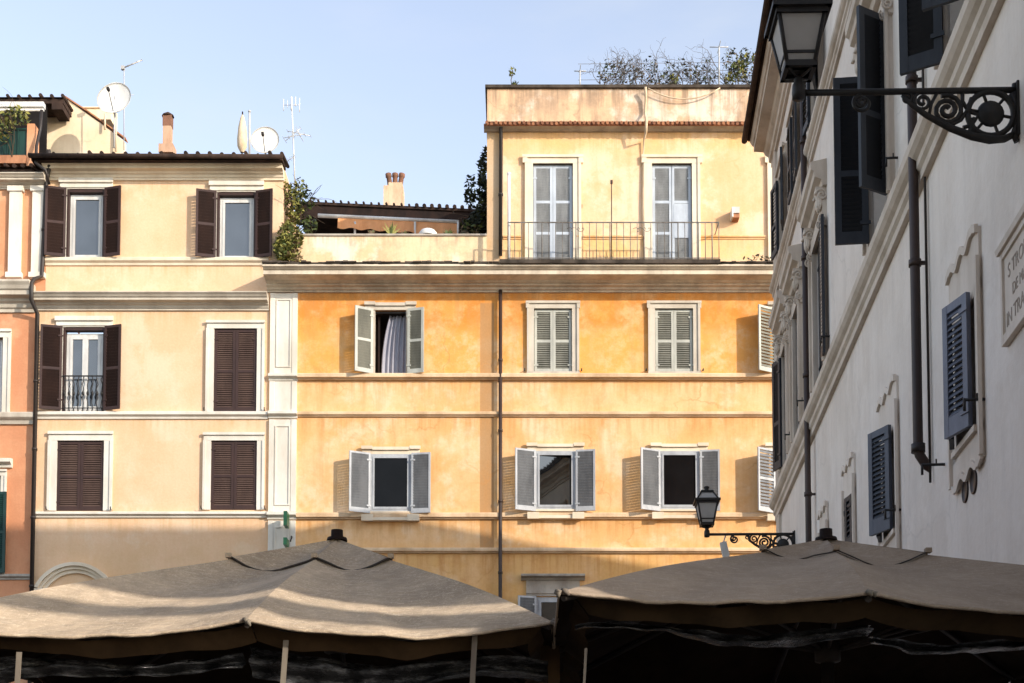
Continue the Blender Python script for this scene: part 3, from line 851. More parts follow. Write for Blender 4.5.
# balcony doors
for k in ('D1', 'D2', 'D3'):
    u0, u1, z0, z1 = ow[k]
    s = MB(FO); surround(s, u0, u1, z0, z1, .20, .05, .06)
    o = s.build('balcony_door', M['cream_trim'], ob)
    if k == 'D2':
        w = (u1 - u0) / 2 - .003
        m = MB(FO); shutter(m, FO, u0 + .01, -.08, z0 + .01, z1 - .02, w, 1, 0, (.37, .66), stile=.075, slat=.065, flip=True, gap=True); m.build('shutter', [M['pale_frame'], M['pale_slat']], o)
        m = MB(FO); shutter(m, FO, u1 - .01, -.08, z0 + .01, z1 - .02, w, -1, 0, (.37, .66), stile=.075, slat=.065, flip=True, gap=True)
        m.mi = 0; m.box(u1 - .01 - w + .06, u1 - .07, -.062, -.034, z0 + .95, z0 + (z1 - z0) * .64); m.build('shutter', [M['pale_frame'], M['pale_slat']], o)
    else:
        closed_pair(o, FO, u0 + .01, u1 - .01, z0 + .01, z1 - .02, -.08, 'pale_frame', 'pale_slat', (.37, .66), stile=.075, slat=.065, flip=True, gap=True)
    b = MB(FO); b.quad((u0, -.22, z0), (u1, -.22, z0), (u1, -.22, z1), (u0, -.22, z1)); b.build('pane', M['dark_room'], o)
# downpipes
downpipe(ob, FO, [(X(501, 200), .2, Zy(131)), (X(501, 200), .09, Zy(136)), (X(500.5, 240), .09, Zy(257))], .05, M['pipe_black'])
downpipe(ob, FO, [(X(500.5, 300), .12, Zy(292)), (X(500.5, 300), .12, 0)], .048, M['pipe'])
# terrace penthouse
zA, zB = at(312, 201, 42), at(490, 209, 42)
m = MB(); P0, P1 = zA, zB
FP = Frame((0, 42, 0), (1, 0, 0), (0, -1, 0))
def slope_z(u): return P0.z + (P1.z - P0.z) * (u - P0.x) / (P1.x - P0.x)
m = MB(FP); ua, ub = P0.x - .5, P1.x + .2
rg = random.Random(9)
for i in range(int((ub - ua) / .23) + 1):
    u = ua + i * .23; z = slope_z(u)
    m.tube([FP.pt(u, .06 + rg.uniform(-.02, .02), z + .0), FP.pt(u, -3, z + .5)], .06 if u > P0.x + 3 else .035, 7)
m.prism([(ua, slope_z(ua) - .02), (ua, slope_z(ua) - .10), (ub, slope_z(ub) - .10), (ub, slope_z(ub) - .02)], -3, .0)
m.build('penthouse_roof', M['tile'], ob)
m = MB(FP); m.prism([(ua, slope_z(ua) - .10), (ua, slope_z(ua) - .5), (ub, slope_z(ub) - .5), (ub, slope_z(ub) - .10)], -.45, -.05)
m.build('eave_board', M['dark_wood'], ob)
m = MB(FP); m.box(ua, ub, -3.0, -2.2, Zy(262), slope_z(ub) - .1); m.build('penthouse_wall', M['dark_wood'], ob)

# ================================================================== WHITE PALAZZO (right)
wb = thing('white_palazzo', 'tall off-white palazzo in shade with slate shutters along the right edge', 'building', FW.pt(15, -4, 0))
UN = 4.75
def W(x, y, n=0.0): return FW.px(x, y, n)
def wu(Z): return Z
UE = W(779, 520)[0]
zEave = W(776, 152)[1]; HW = zEave + .95
S1a, S1b = W(779, 519)[1], W(779, 497)[1]
S2a, S2b = W(780, 285)[1], W(780, 270)[1]
wh = []
V = {}
for k, (za, zb2) in dict(V1=(11.28, 11.98), V2=(14.73, 15.42), V3=(17.5, 18.0), V4=(19.83, 20.28)).items():
    V[k] = (wu(za), wu(zb2), 5.2, 6.25); wh.append(V[k])
zP0, zP1 = 8.76, 10.78
for k, (za, zb2) in dict(N0=(11.15, 12.1), N1=(14.75, 15.95), N2=(19.7, 20.7), N3=(22.4, 23.2), N4=(24.15, 24.95)).items():
    V[k] = (wu(za), wu(zb2), zP0, zP1); wh.append(V[k])
zQ0, zQ1 = S2b + .16, S2b + 1.5
for k, (za, zb2) in dict(U1=(15.0, 15.9), U2=(19.75, 20.6), U3=(22.4, 23.2), U4=(24.15, 24.95)).items():
    V[k] = (wu(za), wu(zb2), zQ0, zQ1); wh.append(V[k])
m = MB(FW)
m.wall(UN, UE, 0, HW, wh)
DEP = 13.5
m.quad((UE, 0, 0), (UE, 0, HW), (UE, -DEP, HW), (UE, -DEP, 0))
m.quad((UN, 0, 0), (UN, 0, HW), (UN, -DEP, HW), (UN, -DEP, 0))
m.quad((UN, -DEP, 0), (UE, -DEP, 0), (UE, -DEP, HW), (UN, -DEP, HW))
m.build('wall', M['white_plaster'], wb)
# string courses wrap the far corner
for (a, b, p) in ((S1a, S1b, .16), (S2a, S2b, .12)):
    m = MB(FW)
    h = b - a
    pr = [(-.02, a), (p * .35, a), (p * .35, a + h * .22), (p * .55, a + h * .3), (p * .55, a + h * .48), (p * .8, a + h * .55), (p, a + h * .66), (p, a + h * .9), (p * .8, b), (-.02, b + .03)]
    m.sweep(pr, UN, UE + p)
    m.build('string_course', M['palazzo_stone'], wb)
# corner strip
m = MB(FW); m.box(UE - .42, UE + .04, -.4, .05, 0, S1a); m.box(UE - .42, UE + .04, -.4, .05, S1b + .03, S2a); m.box(UE - .42, UE + .04, -.4, .05, S2b + .03, zEave); m.build('corner_strip', M['palazzo_stone'], wb)
# cornice + roof
m = MB(FW)
p = .44; Yc = FW.pt(UE + .2, p, 0).y; zk = at(763, 152, Yc).z; z1 = at(750, 141, Yc).z; h = z1 - zk; z0 = zk - .32
pr = [(-.05, z0), (.05, z0), (.05, z0 + .08), (.09, z0 + .10), (.10, z0 + .20), (.16, z0 + .24), (.19, zk - .02), (p * .84, zk), (p * .84, zk + h * .45), (p * .9, zk + h * .5), (p, zk + h * .85), (p, z1), (-.05, z1 + .02)]
m.sweep(pr, UN, UE + .2)
k = int((UE - UN) / .95)
m.build('cornice', M['palazzo_stone'], wb)
m = MB(FW)
tiles_edge(m, UN, UE + .26, p + .05, z1 + .06, 5.0, .27, .24, .05, seed=8)
m.box(UN, UE + .26, .0, p + .03, z1 + .021, z1 + .05)
m.tube([FW.pt(UN, p + .10, z1 + .03), FW.pt(UE + .26, p + .10, z1 + .03)], .055, 10)
# far slope and hip of the roof
P = FW.pt; zt = z1 + .06 + .27 * 5
m.face([P(UN, p - 4.95, zt), P(UE + .3, p - 4.95, zt), P(UE + .3, -DEP - .3, z1 + .2), P(UN, -DEP - .3, z1 + .2)])
m.face([P(UE + .3, p + .05, z1 + .06), P(UE + .3, p - 4.95, zt), P(UE + .3, -DEP - .3, z1 + .2)])
m.face([P(UN, p + .05, z1 + .06), P(UN, p - 4.95, zt), P(UN, -DEP - .3, z1 + .2)])
m.build('roof', M['tile'], wb)


# roof-top altana, set well back, unseen, added to throw shade on the left fronts
m = MB(FW)
P = FW.pt
A_ = [P(17.5, -3.6, 15.0), P(25.2, -3.6, 15.0), P(25.2, -9, 15.0), P(17.5, -9, 15.0)]
B_ = [P(17.5, -3.6, 21.6), P(25.2, -3.6, 17.0), P(25.2, -9, 17.0), P(17.5, -9, 21.6)]
m.hexa(A_ + B_); m.build('shade_block', M['white_plaster'], wb)


def eared_frame(mb, u0, u1, z0, z1):
    """baroque flat stucco frame with stepped head and apron"""
    a, b = u0 - .17, u1 + .17
    n = .025
    mb.box(a, u0, -.02, n, z0 - .1, z1 + .1); mb.box(u1, b, -.02, n, z0 - .1, z1 + .1)
    # wavy head and apron
    cu = (a + b) / 2; hw = (b - a) / 2
    wave = lambda t: .035 * math.cos(3 * math.pi * t) + (.03 if abs(t) > .8 else 0)
    top = [(cu + hw * (-1 + i / 12), z1 + .51 + wave(-1 + i / 12)) for i in range(25)]
    mb.prism([(b, z1)] + top[::-1] + [(a, z1)], -.02, n)
    for (ua, za), (ub2, zb3) in zip(top, top[1:]):
        mb.prism([(ua, za - .05), (ub2, zb3 - .05), (ub2, zb3 + .02), (ua, za + .02)], n, n + .03)
    bot = [(cu + hw * (-1 + i / 12), z0 - .32 - wave(-1 + i / 12)) for i in range(25)]
    mb.prism([(a, z0 - .02)] + bot + [(b, z0 - .02)], -.02, n)
    for (ua, za), (ub2, zb3) in zip(bot, bot[1:]):
        mb.prism([(ua, za - .02), (ub2, zb3 - .02), (ub2, zb3 + .04), (ua, za + .04)], n, n + .02)
    for uu in (a, b): mb.box(uu - .025, uu + .025, n, n + .03, z0 - .3, z1 + .26)
    mb.box(u0 - .05, u1 + .05, -.02, .06, z0 - .07, z0 - .02)


def stay(parent, fr, u, z, L=.14):
    st = MB(fr); st.tube([fr.pt(u, -.02, z), fr.pt(u, L, z)], .014, 6); st.tube([fr.pt(u, L, z + .01), fr.pt(u, L, z - .09)], .012, 6)
    st.box(u - .006, u + .006, L * .35, L * .35 + .012, z, z + .05)
    st.build('shutter_stay', M['iron'], parent)


for k in ('V1', 'V2', 'V3', 'V4'):
    u0, u1, z0, z1 = V[k]
    s = MB(FW); eared_frame(s, u0, u1, z0, z1); o = s.build('window', M['stucco_frame'], wb)
    b = MB(FW); b.quad((u0, -.2, z0), (u1, -.2, z0), (u1, -.2, z1), (u0, -.2, z1)); b.build('pane', M['glass_dark'], o)
    fr_, sl_ = ('blue_frame', 'blue_slat') if k == 'V1' else ('slateblue_frame', 'slateblue_slat')
    w = (u1 - u0)
    if k in ('V1', 'V2'):
        m = MB(FW); shutter(m, FW, u0 + .06, .04, z0 + .0, z1 + .06, .37, 1, R(18 if k == 'V1' else 25), (), stile=.07, botrail=.16, slat=.05, t=.04); m.build('shutter', [M[fr_], M[sl_]], o)
        m = MB(FW); shutter(m, FW, u1, .04, z0 + .0, z1 + .02, w * .45, -1, R(14), (), stile=.06, slat=.05); m.build('shutter', [M['slate_frame'], M['slate_slat']], o)
        stay(o, FW, u0 - .18, z0 + .14, .16); stay(o, FW, u1 + .55, z0 + .03, .2)
    else:
        m = MB(FW); shutter(m, FW, u0, .0, z0 - .02, z1 + .05, w * .5, 1, R(10), (.5,), stile=.06, slat=.06); m.build('shutter', [M['slate_frame'], M['slate_slat']], o)
        m = MB(FW); shutter(m, FW, u1, .0, z0 - .02, z1 + .05, w * .5, -1, R(10), (.5,), stile=.06, slat=.06); m.build('shutter', [M['slate_frame'], M['slate_slat']], o)


def spiral(c, ax, ay, r0, r1, turns, a0=0.0, n=26, sgn=1):
    return [c + ax * ((r0 + (r1 - r0) * i / n) * math.cos(a0 + sgn * 2 * math.pi * turns * i / n)) + ay * ((r0 + (r1 - r0) * i / n) * math.sin(a0 + sgn * 2 * math.pi * turns * i / n)) for i in range(n + 1)]


def hood(mb, u0, u1, z):
    """projecting hood on two scrolled consoles"""
    a, b = u0 - .3, u1 + .3
    mb.sweep([(-.02, z + .22), (.06, z + .22), (.08, z + .30), (.17, z + .34), (.18, z + .42), (.22, z + .45), (.23, z + .55), (-.02, z + .60)], a, b)
    for uc in (u0 - .14, u1 + .14):
        pr = [(-.02, z - .35), (.04, z - .33), (.07, z - .2), (.06, z - .05), (.11, z + .06), (.15, z + .16), (.15, z + .22), (-.02, z + .22)]
        mb.sweep(pr, uc - .1, uc + .1)
        for uu in (uc - .104, uc + .104):
            c = FW.pt(uu, .07, z + .10)
            mb.tube(spiral(c, FW.N, Zv, .085, .02, 1.6), .02, 6)
            c = FW.pt(uu, .06, z - .24)
            mb.tube(spiral(c, FW.N, Zv, .06, .015, 1.4, 1.0, sgn=-1), .014, 6)
        # leaf on the console front
        for i in range(5):
            mb.lathe(FW.pt(uc - .08 + .04 * i, .09 + .02 * (i % 2), z + .02), [(.0, -.13), (.03, -.06), (.035, .03), (.01, .1)], 6)


for k in ('N0', 'N1', 'N2', 'N3', 'N4'):
    u0, u1, z0, z1 = V[k]
    s = MB(FW)
    s.box(u0 - .19, u0, -.02, .05, z0 - .02, z1); s.box(u1, u1 + .19, -.02, .05, z0 - .02, z1); s.box(u0 - .19, u1 + .19, -.02, .054, z1, z1 + .2)
    s.box(u0 - .2, u0 - .13, .05, .085, z0 - .02, z1 + .05); s.box(u1 + .13, u1 + .2, .05, .085, z0 - .02, z1 + .05)
    hood(s, u0, u1, z1 + .2)
    o = s.build('window', M['palazzo_stone'], wb)
    b = MB(FW); b.quad((u0, -.2, z0), (u1, -.2, z0), (u1, -.2, z1), (u0, -.2, z1)); b.build('pane', M['glass_dark'], o)
    an = {'N0': (62, 118), 'N1': (125, 92), 'N2': (177, 0), 'N3': (0, 0), 'N4': (0, 163)}[k]
    w = .38 if k in ('N0', 'N1') else .34
    for (uu, sd, aa) in ((u0, 1, an[0]), (u1, -1, an[1])):
        m = MB(FW); shutter(m, FW, uu, .04 if aa > 5 else -.08, z0 + (.03 if k != 'N0' else -.08), z1 - .02, w, sd, R(aa), (.42,), stile=.075, botrail=.14, slat=.05, flip=(sd < 0))
        m.build('shutter', [M['slate_frame'], M['slate_slat']], o)
    stay(o, FW, u0 - .35, z0 + .25, .12)
for k in ('U1', 'U2', 'U3', 'U4'):
    u0, u1, z0, z1 = V[k]
    s = MB(FW); surround(s, u0, u1, z0, z1, .17, .05); o = s.build('window', M['palazzo_stone'], wb)
    b = MB(FW); b.quad((u0, -.2, z0), (u1, -.2, z0), (u1, -.2, z1), (u0, -.2, z1)); b.build('pane', M['glass_dark'], o)
    an = {'U1': (172, 172), 'U2': (165, 175), 'U3': (177, 0), 'U4': (172, 172)}[k]
    w = .42
    for (uu, sd, aa) in ((u0, 1, an[0]), (u1, -1, an[1])):
        m = MB(FW); shutter(m, FW, uu, .06, z0 + .03, z1 - .02, w, sd, R(aa), (.42,), stile=.07, slat=.06); m.build('shutter', [M['slate_frame'], M['slate_slat']], o)
# downpipes
uA = W(917, 320, .1)[0]; zA_ = W(917, 458, .1)[1]
downpipe(wb, FW, [(uA, .11, zEave - .5), (uA, .11, zA_ + .05), (uA, .10, zA_), (uA + .0, .04, zA_ - .1), (uA + .0, -.05, zA_ - .16)], .047, M['pipe'])
m = MB(FW); m.tube([FW.pt(uA, .11, zA_ + .02), FW.pt(uA, .11, zA_ + .1)], .066, 12); m.tube([FW.pt(uA - .12, .03, zA_ - .3), FW.pt(uA - .12, .03, zEave - .5)], .012, 6); m.build('pipe_collar', M['pipe_black'], wb)
uB = W(807.5, 400, .1)[0]
downpipe(wb, FW, [(uB, .11, zEave - .5), (uB, .11, 0)], .047, M['pipe'])
# round vents
for x, y in ((966, 491), (974.5, 482)):
    u, z = W(x, y)
    m = MB(FW); m.lathe(FW.pt(u, 0, z), [(.10, .0), (.10, .014), (.085, .016), (.08, .006), (.0, .004)], 20, FW.N); m.build('wall_vent', M['pipe'], wb)

# inscribed plaque
pu0, pu1 = 8.95, 10.40; zt = W(1000, 266)[1]; zb2 = W(1001, 357)[1]
pl = thing('street_plaque', 'carved stone plaque with a raised border and lettering at the right edge', 'sign', FW.pt((pu0 + pu1) / 2, 0, zb2))
m = MB(FW); frame_ring(m, pu0, pu1, zb2, zt, .05, .05, .0, .05, .07); m.box(pu0 + .05, pu1 - .05, .0, .03, zb2 + .07, zt - .05)
m.sweep([(.0, zt), (.07, zt + .0), (.08, zt + .04), (.0, zt + .05)], pu0 - .02, pu1 + .02)
m.build('slab', M['stucco_frame'], pl)
M['letter'] = simple('letter_paint', (0.33, 0.27, 0.22), (0.46, 0.39, 0.33), 0.9, 0.1, 6)
def text_on(parent, s, u_left, z_base, size, n, fr, mat):
    """letters laid on the wall, read from the left end (far end) towards the camera"""
    x = 0.0
    for word in s.split():
        cu = bpy.data.curves.new('lettering', 'FONT'); cu.body = word; cu.size = size; cu.extrude = .002
        tmp = bpy.data.objects.new('lettering_tmp', cu); COL.objects.link(tmp)
        dg = bpy.context.evaluated_depsgraph_get()
        me = bpy.data.meshes.new_from_object(tmp.evaluated_get(dg))
        bpy.data.objects.remove(tmp)
        wd = max(v.co.x for v in me.vertices)
        me.transform(Matrix(((-fr.U.x, 0, fr.N.x, 0), (-fr.U.y, 0, fr.N.y, 0), (0, 1, 0, 0), (0, 0, 0, 1))))
        me.transform(Matrix.Translation(fr.pt(u_left - x, n, z_base) - ORG[parent.name]))
        me.materials.clear(); me.materials.append(mat)
        o = bpy.data.objects.new('lettering', me); COL.objects.link(o); o.parent = parent
        x += wd + size * .3
hh = zt - zb2
text_on(pl, "S TROIA", pu1 - .15, zb2 + hh * .66, .15, .032, FW, M['letter'])
text_on(pl, "DE MARIA", pu1 - .26, zb2 + hh * .42, .12, .032, FW, M['letter'])
text_on(pl, "IN TRASTE", pu1 - .09, zb2 + hh * .16, .15, .032, FW, M['letter'])

# ================================================================== STREET LAMPS
def street_lamp(Zd, label, y_arm, arm):
    u = wu(Zd); base = FW.pt(u, 0, W(0, 0)[1]*0 + y_arm)
    t = thing('street_lamp', label, 'street lamp', base, 'wall bracket lamps on the palazzo')
    A = Vector((-math.cos(R(1.4)), math.sin(R(1.4)), 0)); Up = Zv; S = Vector((A.y, -A.x, 0))
    Pn = lambda a, z, s=0.0: base + A * a + Up * z + S * s
    Pq = Pn
    m = MB()
    r = .02
    m.tube([Pn(-.02, 0), Pn(arm, 0)], .023, 10)
    Pn = lambda a, z, s=0.0: base + A * (a * .80) + Up * (z * .92) + S * s
    m.tube([Pn(.03, .05), Pn(.03, -.40)], .02, 8)
    m.obox(Pn(.0, -.16), A * .02, Up * .2, S * .04)
    # sweeping lower bar
    L = arm * .66
    low = [Pn(.05, -.36), Pn(.13, -.395), Pn(.26, -.40), Pn(.42, -.37), Pn(.62, -.30), Pn(.82, -.20), Pn(.96, -.11), Pn(L, -.03)]
    m.tube(low, [.024, .028, .032, .03, .026, .022, .018, .014], 8)
    # big ring next to the wall with a dark rosette
    c = Pn(.25, -.19)
    m.tube([c + A * (.165 * math.cos(q * math.pi / 14)) + Up * (.165 * math.sin(q * math.pi / 14)) for q in range(29)], .022, 8)
    m.lathe(c, [(.0, -.03), (.085, -.02), (.10, 0), (.085, .02), (.0, .03)], 18, S)
    for q in range(6):
        a = q * math.pi / 3 + .2
        m.tube([c + (A * math.cos(a) + Up * math.sin(a)) * .09, c + (A * math.cos(a) + Up * math.sin(a)) * .16], .012, 6)
    # outer crook by the wall
    m.tube([Pn(.06, -.03), Pn(.02, -.12), Pn(.01, -.25), Pn(.05, -.36), Pn(.02, -.42)], .022, 8)
    # middle spiral and tendrils
    c2 = Pn(.64, -.155)
    m.tube(spiral(c2, A, Up, .115, .02, 2.2, 1.2), .018, 7)
    m.tube([Pn(.42, -.06), Pn(.46, -.16), Pn(.52, -.24), Pn(.60, -.275), Pn(.68, -.26)], .015, 7)
    m.tube([Pn(.50, -.01), Pn(.50, -.09), Pn(.45, -.17), Pn(.36, -.20), Pn(.42, -.28), Pn(.5, -.3)], .015, 7)
    m.tube([Pn(.40, -.38), Pn(.43, -.29), Pn(.40, -.22)], .013, 6)
    m.lathe(Pn(.42, -.30), [(.0, -.07), (.03, -.02), (.02, .03), (.0, .08)], 8)
    c3 = Pn(.86, -.085)
    m.tube(spiral(c3, A, Up, .075, .015, 1.7, 2.0, sgn=-1), .014, 6)
    m.tube(spiral(Pn(1.0, -.055), A, Up, .045, .01, 1.4, 1.0), .012, 6)
    m.tube([Pn(.73, -.02), Pn(.78, -.1), Pn(.80, -.18)], .013, 6)
    Pn = Pq
    # hanging curl near the lantern
    m.tube(spiral(Pn(arm - .46, -.085), A, Up, .075, .012, 1.6, 1.57, sgn=-1), .014, 6)
    m.tube(spiral(Pn(arm - .44, -.075), A, Up, .04, .03, 1, 0), .012, 6)
    m.build('bracket', M['iron'], t)
    # lantern
    lc = Pn(arm, 0)
    m = MB()
    m.lathe(lc, [(.0, -.05), (.045, -.045), (.05, 0), (.045, .06), (.03, .08), (.035, .1), (.02, .12)], 12)
    lb = .165   # bottom of the cage
    ax, ay = A, S
    for sx in (-1, 1):
        for sy in (-1, 1):
            m.tube([lc + Up * .11, lc + ax * (.05 * sx) + ay * (.05 * sy) + Up * .13, lc + ax * (.10 * sx) + ay * (.10 * sy) + Up * lb], .011, 6)
    bw, tw, ht = .098, .165, .36
    def ring(wd, z, th, hh_):
        for (d1, d2) in ((ax, ay), (ay, ax)):
            for sg in (-1, 1):
                m.obox(lc + d1 * (wd * sg) + Up * z, d1 * th, d2 * (wd + th * .99), Up * hh_)
    ring(bw, lb, .016, .022); ring(bw + .012, lb + .08, .009, .010); ring(tw, lb + ht, .02, .025)
    for sx in (-1, 1):
        for sy in (-1, 1):
            m.tube([lc + (ax * sx + ay * sy) * bw + Up * lb, lc + (ax * sx + ay * sy) * tw + Up * (lb + ht)], .016, 6)
            m.tube([lc + (ax * sx + ay * sy) * (tw + .02) + Up * (lb + ht + .03), lc + (ax * sx + ay * sy) * .095 + Up * (lb + ht + .18)], .013, 6)
    ring(tw + .025, lb + ht + .03, .022, .018)
    ring(.095, lb + ht + .18, .015, .015)
    m.obox(lc + Up * (lb + ht + .195), ax * .10, ay * .10, Up * .012)
    m.lathe(lc + Up * (lb + ht + .205), [(.06, 0), (.05, .025), (.025, .035), (.045, .055), (.05, .075), (.025, .09), (.0, .10)], 12)
    m.build('lantern_frame', M['iron'], t)
    m = MB()
    for (d1, d2) in ((ax, ay), (ay, ax)):
        for sg in (-1, 1):
            b0, b1 = bw + .0, tw - .0
            q = lambda wd, z, s2: lc + d1 * (wd * sg) + d2 * (wd * s2 * .97) + Up * z
            m.face([q(b0, lb + .01, -1), q(b0, lb + .01, 1), q(b1, lb + ht, 1), q(b1, lb + ht, -1)])
            m.face([q(tw, lb + ht + .045, -1), q(tw, lb + ht + .045, 1), q(.09, lb + ht + .18, 1), q(.09, lb + ht + .18, -1)])
    m.build('lamp_glass', M['lantern_glass'], t)
    return t, base, lc

zl = W(1018, 90)[1]
street_lamp(W(1018, 90)[0], 'larger black lantern on an ornate scrolled iron bracket, nearest the camera at upper right', zl, 1.58)
tl, lb_, lc_ = street_lamp(W(795, 532)[0], 'smaller black lantern on a scrolled bracket at the far end of the palazzo', W(795, 534)[1], 1.47)
# small box hanging from the far bracket
m = MB(); c = lb_ + FW.N * 1.17 + Zv * -.25
d = (Zv + FW.N * .22).normalized(); e = d.cross(FW.U).normalized()
m.obox(c, e * .055, FW.U * .06, d * .13); m.tube([c + d * .12, lb_ + FW.N * 1.15], .012, 6)
tag(m.build('hanging_sensor', M['white_paint'], None, loc=c), 'small pale box hanging under the bracket of the far lantern', 'sensor')

# ================================================================== MARKET UMBRELLAS
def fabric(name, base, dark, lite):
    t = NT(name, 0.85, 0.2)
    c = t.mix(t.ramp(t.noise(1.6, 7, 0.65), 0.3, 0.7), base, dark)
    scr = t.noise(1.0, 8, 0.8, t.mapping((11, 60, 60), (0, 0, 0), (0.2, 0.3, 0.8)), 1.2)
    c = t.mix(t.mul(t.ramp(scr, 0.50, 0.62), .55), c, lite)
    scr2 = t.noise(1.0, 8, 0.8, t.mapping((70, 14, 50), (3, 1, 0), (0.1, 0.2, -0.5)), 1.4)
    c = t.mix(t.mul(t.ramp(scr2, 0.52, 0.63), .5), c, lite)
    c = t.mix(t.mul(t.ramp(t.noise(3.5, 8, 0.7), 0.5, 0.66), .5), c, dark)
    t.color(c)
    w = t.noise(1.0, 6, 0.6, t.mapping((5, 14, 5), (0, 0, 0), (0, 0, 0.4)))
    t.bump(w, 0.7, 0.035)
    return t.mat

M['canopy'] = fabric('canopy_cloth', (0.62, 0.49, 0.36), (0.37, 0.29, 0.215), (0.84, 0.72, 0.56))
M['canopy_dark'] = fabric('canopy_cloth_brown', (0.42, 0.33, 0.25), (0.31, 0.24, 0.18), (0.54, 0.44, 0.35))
M['valance'] = simple('valance_cloth', (0.085, 0.052, 0.027), (0.045, 0.028, 0.016), 0.9, 0.1, 3)
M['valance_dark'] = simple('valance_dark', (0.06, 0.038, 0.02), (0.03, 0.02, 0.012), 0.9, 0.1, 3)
M['shaded_underside'] = simple('canopy_shaded_underside', (0.035, 0.024, 0.017), (0.018, 0.012, 0.009), 0.95, 0.05, 2)  # deep shade under the canopies is put into this dark colour
M['pole'] = simple('umbrella_pole', (0.05, 0.04, 0.034), (0.03, 0.024, 0.02), 0.6, 0.4, 3)
M['strap'] = simple('strap', (0.24, 0.21, 0.17), (0.16, 0.13, 0.11), 0.9, 0.1, 6)
tp = NT('clear_plastic', 0.12, 0.6)
tp.color(tp.mix(tp.ramp(tp.noise(6, 6, .7, tp.mapping((1, 1, 4))), .45, .7), (0.02, 0.02, 0.022), (0.14, 0.14, 0.15)))  # pale streaks are glints painted into the plastic colour
tp.bump(tp.noise(1.0, 6, .65, tp.mapping((9, 9, 16))), .9, .05)
M['plastic'] = tp.mat


def umbrella(label, apex, eave, cloth, sag, cap_t=.3, shaded_underside='shaded_underside', hem_r=.0075, val_m='valance'):
    """eave: 8 points counter-clockwise from above; apex: top of the pole"""
    base = Vector((apex.x, apex.y, 0))
    t = thing('market_umbrella', label, 'umbrella', base, 'large square cafe umbrellas')
    K = len(eave)
    def surf(i, a, b, lift=0.0):
        A, B = eave[i], eave[(i + 1) % K]
        e = A.lerp(B, b)
        p = apex.lerp(e, a)
        s = sag[i] if isinstance(sag, (list, tuple)) else sag
        w = a ** .7 * (1 + 1.1 * (1 - a))
        p.z -= s * w * 4 * b * (1 - b)
        p.z += .022 * math.sin(math.pi * a) - .012 * math.sin(math.pi * 2 * a)
        p.z += lift + (.008 * math.sin(13 * b + 5 * i) * math.sin(5 * a + i) + .005 * math.sin(31 * b + 3 * a * i)) * a * math.sin(math.pi * b)
        return p
    m = MB()
    for i in range(K): m.grid(lambda a, b: surf(i, .10 + .90 * a, b), 16, 18)
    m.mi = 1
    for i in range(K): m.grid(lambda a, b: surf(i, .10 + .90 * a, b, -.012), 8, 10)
    m.build('canopy', [cloth, M[shaded_underside]], t)
    # vent flap on top
    m = MB()
    def cap(i, a, b):
        p = surf(i, cap_t * a, b, .014)
        p.z += .008 * (a ** 3) * math.sin(9 * b + i * 2) - .010 * (a ** 6) - .014 * a ** 3 * math.sin(math.pi * b)
        return p
    for i in range(K): m.grid(lambda a, b: cap(i, a, b), 6, 12)
    for i in range(K):
        e = eave[i]; p = apex.lerp(e, cap_t)
        m.obox(p + Vector((0, 0, .028)), Vector((.016, 0, 0)), Vector((0, .02, 0)), Vector((0, 0, .012)))
    m.build('vent_flap', cloth, t)
    m = MB()
    for i in range(K):
        pts = [cap(i, 1.0, j / 10) + Vector((0, 0, .010)) for j in range(11)]
        m.tube(pts, hem_r, 5)
    m.build('flap_hem', M['pole'], t)
    # rolled hem and hanging valance under the edge
    m = MB()
    for i in range(K):
        pts = [surf(i, 1.0, j / 18) for j in range(19)]
        m.tube(pts, .010, 6, False)
    m.build('hem', cloth, t)
    m = MB()
    for i in range(K):
        def val(a, b):
            p = surf(i, .985, b)
            d = (apex - p); d.z = 0; d.normalize()
            return p + d * (.05 + .10 * a + .012 * math.sin(22 * b + i)) - Vector((0, 0, .012 + .075 * a + .01 * math.sin(15 * b)))
        m.grid(val, 4, 18)
    m.build('valance', M[val_m], t)
    hub = Vector((apex.x, apex.y, apex.z - .62))
    for i in range(K):
        m = MB()
        m.tube([apex.lerp(eave[i], .03) - Vector((0, 0, .05)), apex.lerp(eave[i], .5) - Vector((0, 0, .03)), apex.lerp(eave[i], .99) - Vector((0, 0, .03))], .016, 6)
        r_ = m.build('rib', M['pole'], t)
        m = MB(); m.tube([hub, apex.lerp(eave[i], .52) - Vector((0, 0, .05))], .012, 6); m.build('strut', M['pole'], r_)
    m = MB(); m.tube([base + Vector((0, 0, .02)), apex - Vector((0, 0, .02))], .035, 12); m.build('pole', M['pole'], t)
    m = MB(); m.lathe(hub, [(.04, -.06), (.07, -.05), (.07, .05), (.04, .06)], 14); m.build('hub', M['pole'], t)
    m = MB(); m.lathe(apex, [(.062, .0), (.058, .018), (.036, .022), (.035, .065), (.0, .065)], 16); m.build('finial', M['dark_wood'], t)
    m = MB(); m.box(base.x - .4, base.x + .4, base.y - .4, base.y + .4, .004, .09); m.lathe(base, [(.06, .09), (.06, .4), (.0, .4)], 12); m.build('base', M['iron'], t)
    # straps hanging from the front edge, and corner ties
    return t, surf


# left umbrella
ZL = 6.75
apL = at(337, 541, 8.35)
N_ = at(246, 620, ZL); L_ = at(-95, 619, ZL + .12); Rr = at(553, 622, ZL + .05)
eL = [N_, Rr, Rr + Vector((.06, 1.62, 0.0)), Rr + Vector((.0, 3.1, .03)), N_ + Vector((.1, 3.25, .03)), L_ + Vector((0, 3.1, .03)), L_ + Vector((-.05, 1.6, 0)), L_]
tu1, surf1 = umbrella('brown canvas umbrella with curved bands of sunlight across it, lower left', apL, eL, M['canopy'], [.075, .06, .06, .06, .06, .06, .06, .085], .29)
